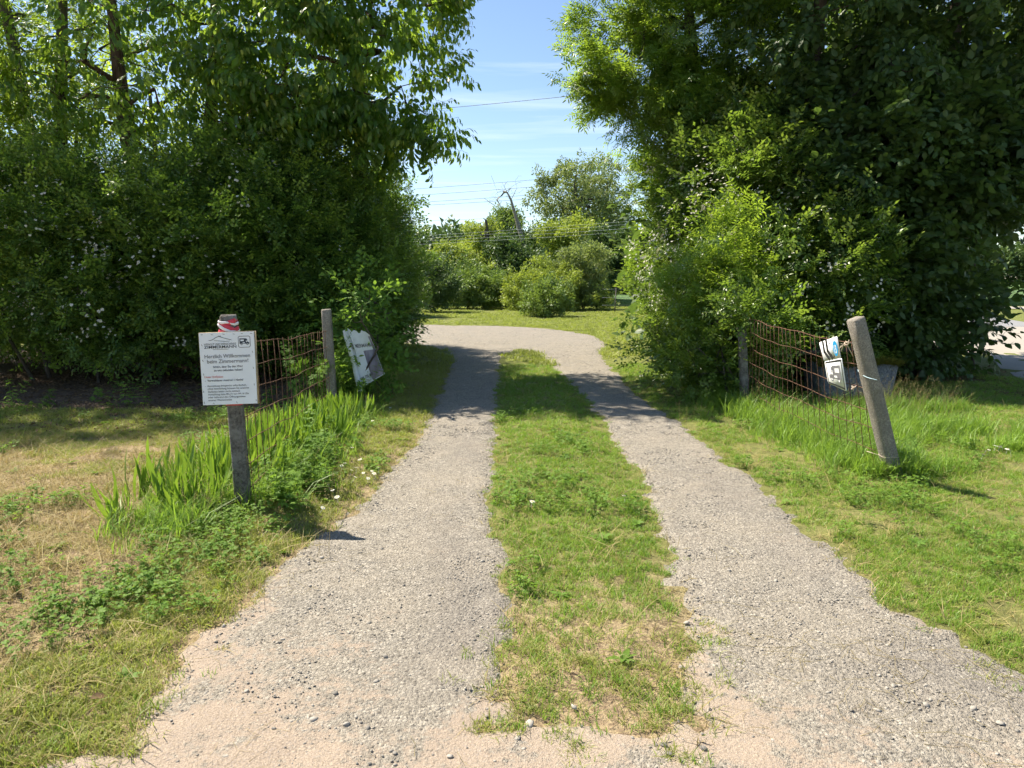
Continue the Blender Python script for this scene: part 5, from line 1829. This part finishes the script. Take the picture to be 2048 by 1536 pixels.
for body, x0, x1, yc, mt, bd, hs in [
        ('Herzlich Willkommen', 0.085, 0.90, 0.325, 'ink_grey', 0.012, 1.0), ('beim Zimmermann!', 0.125, 0.865, 0.395, 'ink_grey', 0.012, 1.0),
        ('Sch\u00f6n, dass Sie den Weg', 0.225, 0.76, 0.470, 'ink', 0.018, 1.0), ('zu uns gefunden haben!', 0.235, 0.755, 0.518, 'ink', 0.018, 1.0),
        ('Unser Stellplatz:', 0.06, 0.40, 0.606, 'ink_red', 0.012, 1.0), ('-  Verweildauer maximal 1 Nacht!', 0.065, 0.755, 0.657, 'ink', 0.016, 1.0),
        ('-  Anmeldung dringendst erforderlich,', 0.06, 0.81, 0.732, 'ink_grey', 0.012, 1.0), ('ohne Anmeldung k\u00f6nnen Sie unseren', 0.105, 0.85, 0.771, 'ink_grey', 0.012, 1.0),
        ('Stellplatz leider nicht nutzen!', 0.105, 0.685, 0.811, 'ink_grey', 0.012, 1.0), ('Anmeldung bitte Mo-Fr von 09-14 Uhr', 0.105, 0.85, 0.850, 'ink_grey', 0.012, 1.0),
        ('oder w\u00e4hrend den \u00d6ffnungszeiten', 0.105, 0.78, 0.889, 'ink_grey', 0.012, 1.0), ('unserer Weinschenke', 0.105, 0.53, 0.929, 'ink_grey', 0.012, 1.0)]:
    pr.text(body, x0, x1, yc, M[mt], board, bold=bd, hscale=hs)
for (a, b, th) in [(0.06, 0.025, 0), (0.24, 0.03, 0.2), (0.45, 0.028, 0.3), (0.63, 0.03, 0.3), (0.78, 0.03, 0.2), (0.94, 0.033, 0.1), (0.05, 0.17, 1.1), (0.05, 0.38, 1.0), (0.05, 0.57, 1.5), (0.03, 0.81, 1.5), (0.03, 0.96, 1.5), (0.95, 0.28, 1.3), (0.95, 0.50, 1.2), (0.95, 0.73, 1.5), (0.97, 0.95, 1.5), (0.2, 0.975, 0.5), (0.62, 0.972, 1.4)]:
    pr.shapes('staple', pr.line([(a - 0.016 * math.cos(th), b - 0.012 * math.sin(th)), (a + 0.016 * math.cos(th), b + 0.012 * math.sin(th))], 0.009), M['steel'], board, 0.0022)

# red and white barrier tape wound round the post top
M['tape_red'] = plain('red_tape', (0.62, 0.045, 0.075), 0.4, 0.4, 0.15, 30)
M['tape_white'] = plain('white_tape', (0.78, 0.74, 0.74), 0.4, 0.4, 0.06, 30)
tape = empty('barrier_tape', tuple(LPt), 'red and white barrier tape wound round the post above the notice board', 'tape')
g = np.random.default_rng(620)


def tape_loop(zc, w, r, tilt, mat, seed, z0=0.0):
    g = np.random.default_rng(seed)
    m = MB()
    k = 28
    ph = g.uniform(0, 6.28)
    for i in range(k):
        th = 2 * math.pi * i / k
        c, s_ = math.cos(th), math.sin(th)
        sq = 1.0 / max(abs(c), abs(s_)) ** 0.75
        rr_ = r * sq * (1 + 0.05 * math.sin(3 * th + ph) + 0.03 * math.sin(7 * th + ph))
        z = zc + tilt * c * 0.045 + 0.004 * math.sin(4 * th + ph)
        ww = w * (0.9 + 0.2 * math.sin(2 * th + ph))
        for q, bulge in ((-0.5, 0.0), (-0.17, 0.004), (0.17, 0.004), (0.5, 0.0)):
            m.V.append(((rr_ + bulge) * c, (rr_ + bulge) * s_, z + q * ww))
    for i in range(k):
        for j in range(3):
            a, b = i * 4 + j, ((i + 1) % k) * 4 + j
            m.F.append((a, b, b + 1, a + 1))
    m.build('tape_turn', M[mat], tape, True)


for i, (zc, w, r, tl_, mt) in enumerate([(-0.050, 0.030, 0.047, 0.3, 'tape_red'), (-0.072, 0.032, 0.050, -0.5, 'tape_red'), (-0.100, 0.036, 0.0515, 0.2, 'tape_red'), (-0.046, 0.018, 0.0505, -0.2, 'tape_white'), (-0.088, 0.021, 0.0545, -0.75, 'tape_white'), (-0.112, 0.016, 0.0545, 0.3, 'tape_white')]):
    tape_loop(zc, w, r, tl_, mt, 630 + i)
tape2 = empty('barrier_tape', (LPb[0] + (LPt[0] - LPb[0]) * 0.53, LPb[1], 0.0), 'scrap of red tape peeping out under the notice board', 'tape')
zt2 = bpl.p(0.5, 1.0)[2] + tl[2]
m = MB()
for i in range(20):
    th = 2 * math.pi * i / 20
    for q in (-0.5, 0.5):
        m.V.append((0.052 * math.cos(th) / max(abs(math.cos(th)), abs(math.sin(th))) ** 0.7, 0.052 * math.sin(th) / max(abs(math.cos(th)), abs(math.sin(th))) ** 0.7, zt2 + 0.004 + q * 0.032))
for i in range(20):
    a, b = i * 2, ((i + 1) % 20) * 2
    m.F.append((a, b, b + 1, a + 1))
m.build('tape_turn', M['tape_red'], tape2, True)

# two signs wired to the right fence
def on_fence(u, v):
    d = ray(u, v)
    # leaning plane x = 2.80 - 0.17 z - 0.03
    t_ = (2.77 - 0.17 * CAM_H) / (d[0] + 0.17 * d[2])
    return np.array([d[0] * t_, d[1] * t_, CAM_H + d[2] * t_])


def fence_sign(name, label, pix):
    c = [on_fence(*q) for q in pix]     # TL TR BR BL as seen
    O = c[0]
    ex, ey = c[1] - c[0], c[3] - c[0]
    n_ = np.cross(ex, ey)
    n_ = n_ / np.linalg.norm(n_)
    if n_[0] > 0:
        n_ = -n_
    root = empty(name, tuple(O), label, 'sign', 'small signs wired to the right fence')
    pl = Plate(np.zeros(3), ex, ey, n_, c[2] - c[0] - ex - ey)
    r = 0.06
    out = []
    for cx, cy, a0 in ((1 - r, r, -90), (1 - r, 1 - r, 0), (r, 1 - r, 90), (r, r, 180)):
        for k in range(4):
            th = R(a0 + 30 * k)
            out.append((cx + r * math.cos(th), cy + r * math.sin(th)))
    m = MB()
    k = len(out)
    m.V = [pl.p(a, b, 0) for a, b in out] + [pl.p(a, b, -0.004) for a, b in out]
    m.F = [tuple(range(k)), tuple(range(k, 2 * k))[::-1]] + [(i, i + k, (i + 1) % k + k, (i + 1) % k) for i in range(k)]
    m.build('plate', M['sign_white'], root)
    return root, pl


ra, pa = fence_sign('route_sign', 'white sign with a blue oval and black chevrons, upper of the two on the fence', [(1638, 685), (1674, 672.5), (1681, 715.5), (1648, 723)])
pa.shapes('chevron', pa.line([(0.21, 0.06), (0.17, 0.52), (0.36, 0.93)], 0.10), M['black'], ra)
pa.shapes('chevron', pa.line([(0.40, 0.04), (0.36, 0.52), (0.56, 0.93)], 0.10), M['black'], ra)
pa.shapes('blue_oval', [[(0.81 + 0.125 * math.cos(6.2832 * i / 24), 0.52 + 0.36 * math.sin(6.2832 * i / 24)) for i in range(24)]], M['blue'], ra)
pa.text('13', 0.755, 0.875, 0.55, M['sign_white'], ra, off=0.003, bold=0.02, hscale=1.6)
pa.text('D', 0.52, 0.60, 0.12, M['black'], ra, hscale=1.1)
pa.shapes('mark', pa.line([(0.55, 0.92), (0.68, 0.90), (0.68, 0.86)], 0.025), M['black'], ra)
rb, pb = fence_sign('camper_sign', 'white sign with a dark camper van symbol, lower of the two on the fence', [(1649, 723), (1683, 716), (1693, 783), (1656, 766)])
pb.shapes('border', pb.line([(0.06, 0.06), (0.94, 0.06), (0.94, 0.94), (0.06, 0.94), (0.06, 0.06)], 0.035), M['black'], rb)
camper(pb, 0.17, 0.20, 0.83, 0.82, rb, M['ink_grey'], M['sign_white'], True)

# bits of twine
M['twine'] = plain('pale_twine', (0.55, 0.45, 0.36), 0.9, 0.1)
M['blue_twine'] = plain('blue_twine', (0.45, 0.60, 0.66), 0.8, 0.1)


def twine(lab, pts, mat, r=0.003):
    m = MB()
    for p_ in pts:
        m.tube([tuple(q) for q in p_], r, 5)
    m.build('twine', M[mat], label=lab, cat='twine', group='bits of twine on the right fence')


c = on_fence(1690, 690)
g = np.random.default_rng(640)
twine('knotted beige twine beside the blue oval sign', [[c + g.normal(0, 0.012, 3), c + g.normal(0, 0.01, 3), c + g.normal(0, 0.035, 3)] for _ in range(6)] + [[on_fence(1681, 693), c, on_fence(1697, 688), on_fence(1698, 680)]], 'twine', 0.0035)
twine('pale blue twine loop round the middle of the tilted post', [[on_fence(1716, 739) + np.array([-0.01, -0.02, 0]), on_fence(1718, 746) + np.array([-0.02, -0.05, 0]), on_fence(1725, 751) + np.array([-0.02, -0.12, 0]), on_fence(1732, 754) + np.array([0.0, -0.16, 0])]], 'blue_twine', 0.0025)
c = on_fence(1707, 776)
twine('frayed twine knot below the camper sign', [[c + g.normal(0, 0.014, 3), c + g.normal(0, 0.008, 3), c + g.normal(0, 0.014, 3)] for _ in range(6)], 'twine', 0.0035)
a0 = RPb + (RPt - RPb) * 0.13
twine('string tied low round the tilted post', [[a0 + np.array([0.068 * math.cos(q), 0.068 * math.sin(q), 0.004 * math.sin(3 * q)]) for q in np.linspace(0, 6.28, 20)], [a0 + np.array([-0.066, 0.0, 0]), a0 + np.array([-0.12, 0.10, 0.01])]], 'twine', 0.0022)

# ------------------------------------------------------------------ torn banner
M['banner'] = plain('banner_vinyl', (0.62, 0.65, 0.66), 0.5, 0.3, 0.10, 12)
M['banner_photo'] = NT('banner_print')
t = M['banner_photo']
mp = t.n.new('ShaderNodeMapping'); mp.inputs['Scale'].default_value = (9, 9, 1.2); mp.inputs['Rotation'].default_value = (0, R(25), 0)
t.link(t.coord(), mp.inputs[0])
nz = t.noise(1.0, 3, 0.5, mp.outputs[0], 0.5)
M['banner_photo'] = t.done(t.bsdf(t.mix(t.rng(nz, 0.35, 0.65), (0.10, 0.08, 0.10), (0.30, 0.28, 0.33)), 0.45, 0.35))
Yn = 8.33
c_tl, c_tr, c_br, c_bl = at(691, 661, Yn), at(738, 668, Yn + 0.06), at(769, 748, Yn + 0.05), at(723, 776, Yn - 0.02)
banner = empty('torn_banner', tuple(c_bl), 'torn white advertising banner curled among leaves beside the lichened post', 'banner')


def bsurf(a, b, off=0.0):
    p_ = (c_tl * (1 - a) + c_tr * a) * (1 - b) + (c_bl * (1 - a) + c_br * a) * b - c_bl
    w = 0.022 * math.sin(5.0 * a + 1.2 * b) + 0.012 * math.sin(9 * b + 2 * a)
    return np.array([p_[0], p_[1] - w - off, p_[2]])


def bsheet(name, a0, a1, b0, b1, off, mat, nx=14, ny=18, ragged=0.0):
    m = MB()
    g = np.random.default_rng(650)
    for j in range(ny + 1):
        for i in range(nx + 1):
            a, b = a0 + (a1 - a0) * i / nx, b0 + (b1 - b0) * j / ny
            if j == 0 and ragged:
                b -= ragged * g.random()
            m.V.append(tuple(bsurf(a, b, off)))
    for j in range(ny):
        for i in range(nx):
            k = j * (nx + 1) + i
            m.F.append((k, k + nx + 1, k + nx + 2, k + 1))
    o = m.build(name, mat, banner, True)
    return o


bsheet('sheet', 0, 1, 0.03, 1, 0.0, M['banner'], ragged=0.10)
bsheet('printed_photo', 0.50, 0.992, 0.38, 0.985, 0.003, M['banner_photo'])
bsheet('printed_photo', 0.90, 0.992, 0.06, 0.40, 0.003, M['banner_photo'], 4, 8)
m = MB()
roll = [bsurf(-0.02, b) for b in np.linspace(0.0, 1.06, 10)]
m.tube([tuple(q + np.array([0.0, -0.015, 0])) for q in roll], [0.026, 0.027, 0.024, 0.026, 0.03, 0.028, 0.03, 0.032, 0.033, 0.03], 12, cap=False)
m.build('rolled_edge', M['banner'], banner, True)
m = MB()
fold = [bsurf(0.17 + 0.05 * math.sin(6 * b), b, 0.012) for b in np.linspace(0.0, 0.55, 8)]
m.tube([tuple(q) for q in fold], [0.006, 0.009, 0.011, 0.009, 0.012, 0.011, 0.009, 0.005], 8, cap=False)
m.build('fold', M['banner'], banner, True)
bp = Plate(np.zeros(3), c_tr - c_tl, c_bl - c_tl, (0, -1, 0))
bp.text('ZIMMERMANN', 0.0, 0.92, 0.27, M['ink_grey'], banner, fn=lambda a, b: bsurf(a, b, 0.004), bold=0.015, hscale=2.0)
bp.text('07 72 52', 0.10, 0.58, 0.86, M['ink'], banner, fn=lambda a, b: bsurf(a, b, 0.004), bold=0.02, hscale=1.3)

# ------------------------------------------------------------------ mossy concrete trough and plank
t = NT('trough_concrete')
v = t.coord()
sp = t.noise(40.0, 5, 0.7, v)
c = t.mix(t.rng(sp, 0.35, 0.65), (0.075, 0.08, 0.09), (0.21, 0.215, 0.22))
c = t.mix(t.math('MULTIPLY', t.rng(t.voro(30.0, vec=v), 0.0, 0.25, 1.0, 0.0), 0.8), c, (0.42, 0.42, 0.42))
c = t.mix(t.rng(t.noise(4.0, 4, 0.6, v), 0.5, 0.7), c, (0.20, 0.19, 0.12))
M['trough'] = t.done(t.bsdf(c, 0.95, 0.1, 0.0, t.bump(sp, 0.6, 0.01)))
TX0, TX1, TY0, TY1, TZ = 3.85, 4.84, 8.75, 9.45, 0.46
trough = empty('concrete_trough', ((TX0 + TX1) / 2, TY0, 0), 'grey lichened concrete trough overgrown with moss behind the tilted post', 'trough')


def tub(ins, z0, z1, taper):
    pr_ = []
    for z in (z0, z1):
        e = ins + (taper if z == z0 else 0)
        x0, x1, y0, y1 = TX0 + e, TX1 - e, TY0 + e, TY1 - e
        r_ = 0.10
        ring_ = []
        for cx, cy, a0 in ((x1 - r_, y0 + r_, -90), (x1 - r_, y1 - r_, 0), (x0 + r_, y1 - r_, 90), (x0 + r_, y0 + r_, 180)):
            for k in range(5):
                th = R(a0 + 22.5 * k)
                ring_.append((cx + r_ * math.cos(th) - (TX0 + TX1) / 2, cy + r_ * math.sin(th) - TY0, z))
        pr_.append(ring_)
    return pr_


o0, o1 = tub(0, -0.05, TZ, 0.05)
i0, i1 = tub(0.07, 0.3, TZ, 0.02)
k = len(o0)
m = MB()
m.V = o0 + o1 + i1 + i0
for i in range(k):
    j = (i + 1) % k
    for a in (0, 1, 2):
        m.F.append((a * k + i, a * k + j, (a + 1) * k + j, (a + 1) * k + i))
m.build('tub', M['trough'], trough)
m = MB()
soil_in, _ = tub(0.06, 0.40, 0.40, 0)
m.poly([(a, b, 0.42) for a, b, _z in soil_in])
m.build('soil_fill', M['soil'], trough)
g = np.random.default_rng(660)
n = 800
mx, my = g.uniform(TX0 + 0.01, TX1 - 0.01, n), np.where(g.random(n) < 0.5, TY0 + np.abs(g.normal(0, 0.07, n)), g.uniform(TY0, TY1, n))
off_t = np.array([(TX0 + TX1) / 2, TY0, 0])
mz = 0.44 + 0.05 * n2(mx, my, 0.2, 90)
scatter('moss', 'mossy', np.stack([mx, my, mz], 1) - off_t, np.stack([g.normal(0, 0.4, n), g.normal(0, 0.4, n), g.uniform(0, 6.28, n)], 1), g.uniform(0.9, 1.7, n), None, trough, g, kind='stuff')
n = 22
mx, my = g.uniform(TX0 + 0.1, TX1 - 0.1, n), g.uniform(TY0 + 0.1, TY1 - 0.1, n)
scatter('trough_grass', 'long', np.stack([mx, my, np.full(n, 0.44)], 1) - off_t, np.stack([g.normal(0, 0.2, n), g.normal(0, 0.2, n), g.uniform(0, 6.28, n)], 1), g.uniform(0.5, 0.9, n), None, trough, g, kind='stuff')
M['old_wood'] = plain('old_dark_wood', (0.075, 0.062, 0.055), 0.9, 0.15, 0.4, 18, 0.5)
m = MB()
m.box((4.12, 9.15, 0.60), (0.95, 0.16, 0.05), Matrix.Rotation(R(-4), 3, 'Y') @ Matrix.Rotation(R(5), 3, 'Z'))
m.box((4.10, 9.15, 0.52), (0.10, 0.16, 0.12))
m.build('old_plank', M['old_wood'], label='dark old plank lying across the mossy trough', cat='plank')

# thin field fence beyond the lawn
ff = empty('field_fence', (4.75, 33.0, 0), 'thin dark field fence between lawn and wheat', 'fence')
for k in range(4):
    m = MB()
    m.tube([(1.5 * k, 0.02 * k, -0.1), (1.5 * k + 0.05, 0, 1.15)], 0.025, 6)
    m.build('post', M['post_dark'], ff)
for z in (0.35, 0.7, 1.08):
    m = MB()
    m.tube([(-0.6, 0.0, z)] + [(1.5 * k, 0, z + 0.01 * (k % 2)) for k in range(4)], 0.006, 4)
    m.build('wire', M['cable'], ff)

# ------------------------------------------------------------------ daisies and a dead leaf
M['daisy_white'] = plain('daisy_white', (0.80, 0.80, 0.78), 0.6, 0.2)
m = Leafy()
for i in range(14):
    th = 2 * math.pi * i / 14
    m.small(Vector((0, 0, 0.05)), Vector((math.cos(th), math.sin(th), 0.12)), UP, 0.013, 0.007, 0.0, 0.05, 0.1)
for i in range(5):
    th = 2 * math.pi * i / 5
    m.small(Vector((0, 0, 0.053)), Vector((math.cos(th), math.sin(th), 0.1)), UP, 0.005, 0.005, 1.0)
m.stick((0, 0, 0), (0, 0, 0.05), 0.0012)
daisy_me = mesh_np('daisy', np.array(m.V), m.F, [M['petal']], {'tip': np.array(m.T)})
g = np.random.default_rng(670)
spots = [(0, p_) for p_ in [(668, 985), (676, 996), (660, 978), (700, 948), (712, 944), (728, 950), (742, 946), (752, 953), (757, 940), (723, 928), (690, 938), (706, 905), (684, 942), (735, 957), (748, 950), (640, 1018), (705, 958), (779, 820), (746, 852)]]
spots += [(1, p_) for p_ in [(1938, 896), (1970, 905), (1988, 902), (1975, 909), (1996, 903), (2006, 901), (2012, 908), (1962, 918), (2022, 912)]]
spots += [(2, p_) for p_ in [(1103, 768), (1062, 1010), (1250, 1000)]]
DL = ['small white daisy in the grass between left fence and drive', 'small white daisy in the sunny grass right of the tilted post', 'single white daisy on the grass strip between the ruts']
DG = ['daisies by the left fence', 'daisies right of the tilted post', 'daisies on the middle strip']
for k, (pu, pv) in spots:
    c = G(pu, pv, 0.05)
    s = obj('daisy', daisy_me, None, DL[k], 'flower', DG[k])
    sc = g.uniform(1.1, 1.6)
    s.scale = (sc, sc, 0.9)
    s.location = (c[0], c[1], zg(c[0], c[1]) + 0.018)
    s.rotation_euler = (g.normal(0.25, 0.15), g.normal(0, 0.2), g.uniform(0, 6.28))
m = Leafy()
m.ovate(Vector((0, 0, 0.012)), Vector((1, 0.2, 0.15)), UP, 0.085, 0.05, 0.2, 0.4, 0.5)
c = G(182, 1416)
o = obj('dead_leaf', mesh_np('dead_leaf', np.array(m.V), m.F, [M['litter']], {'tip': np.array(m.T)}), None, 'curled brown dead leaf on the lawn edge in the lower left corner', 'leaf')
o.location = (c[0], c[1], zg(c[0], c[1]) + 0.02)
o.scale = (0.65, 0.65, 0.65)
o.rotation_euler = (0.3, 0.1, 0.6)
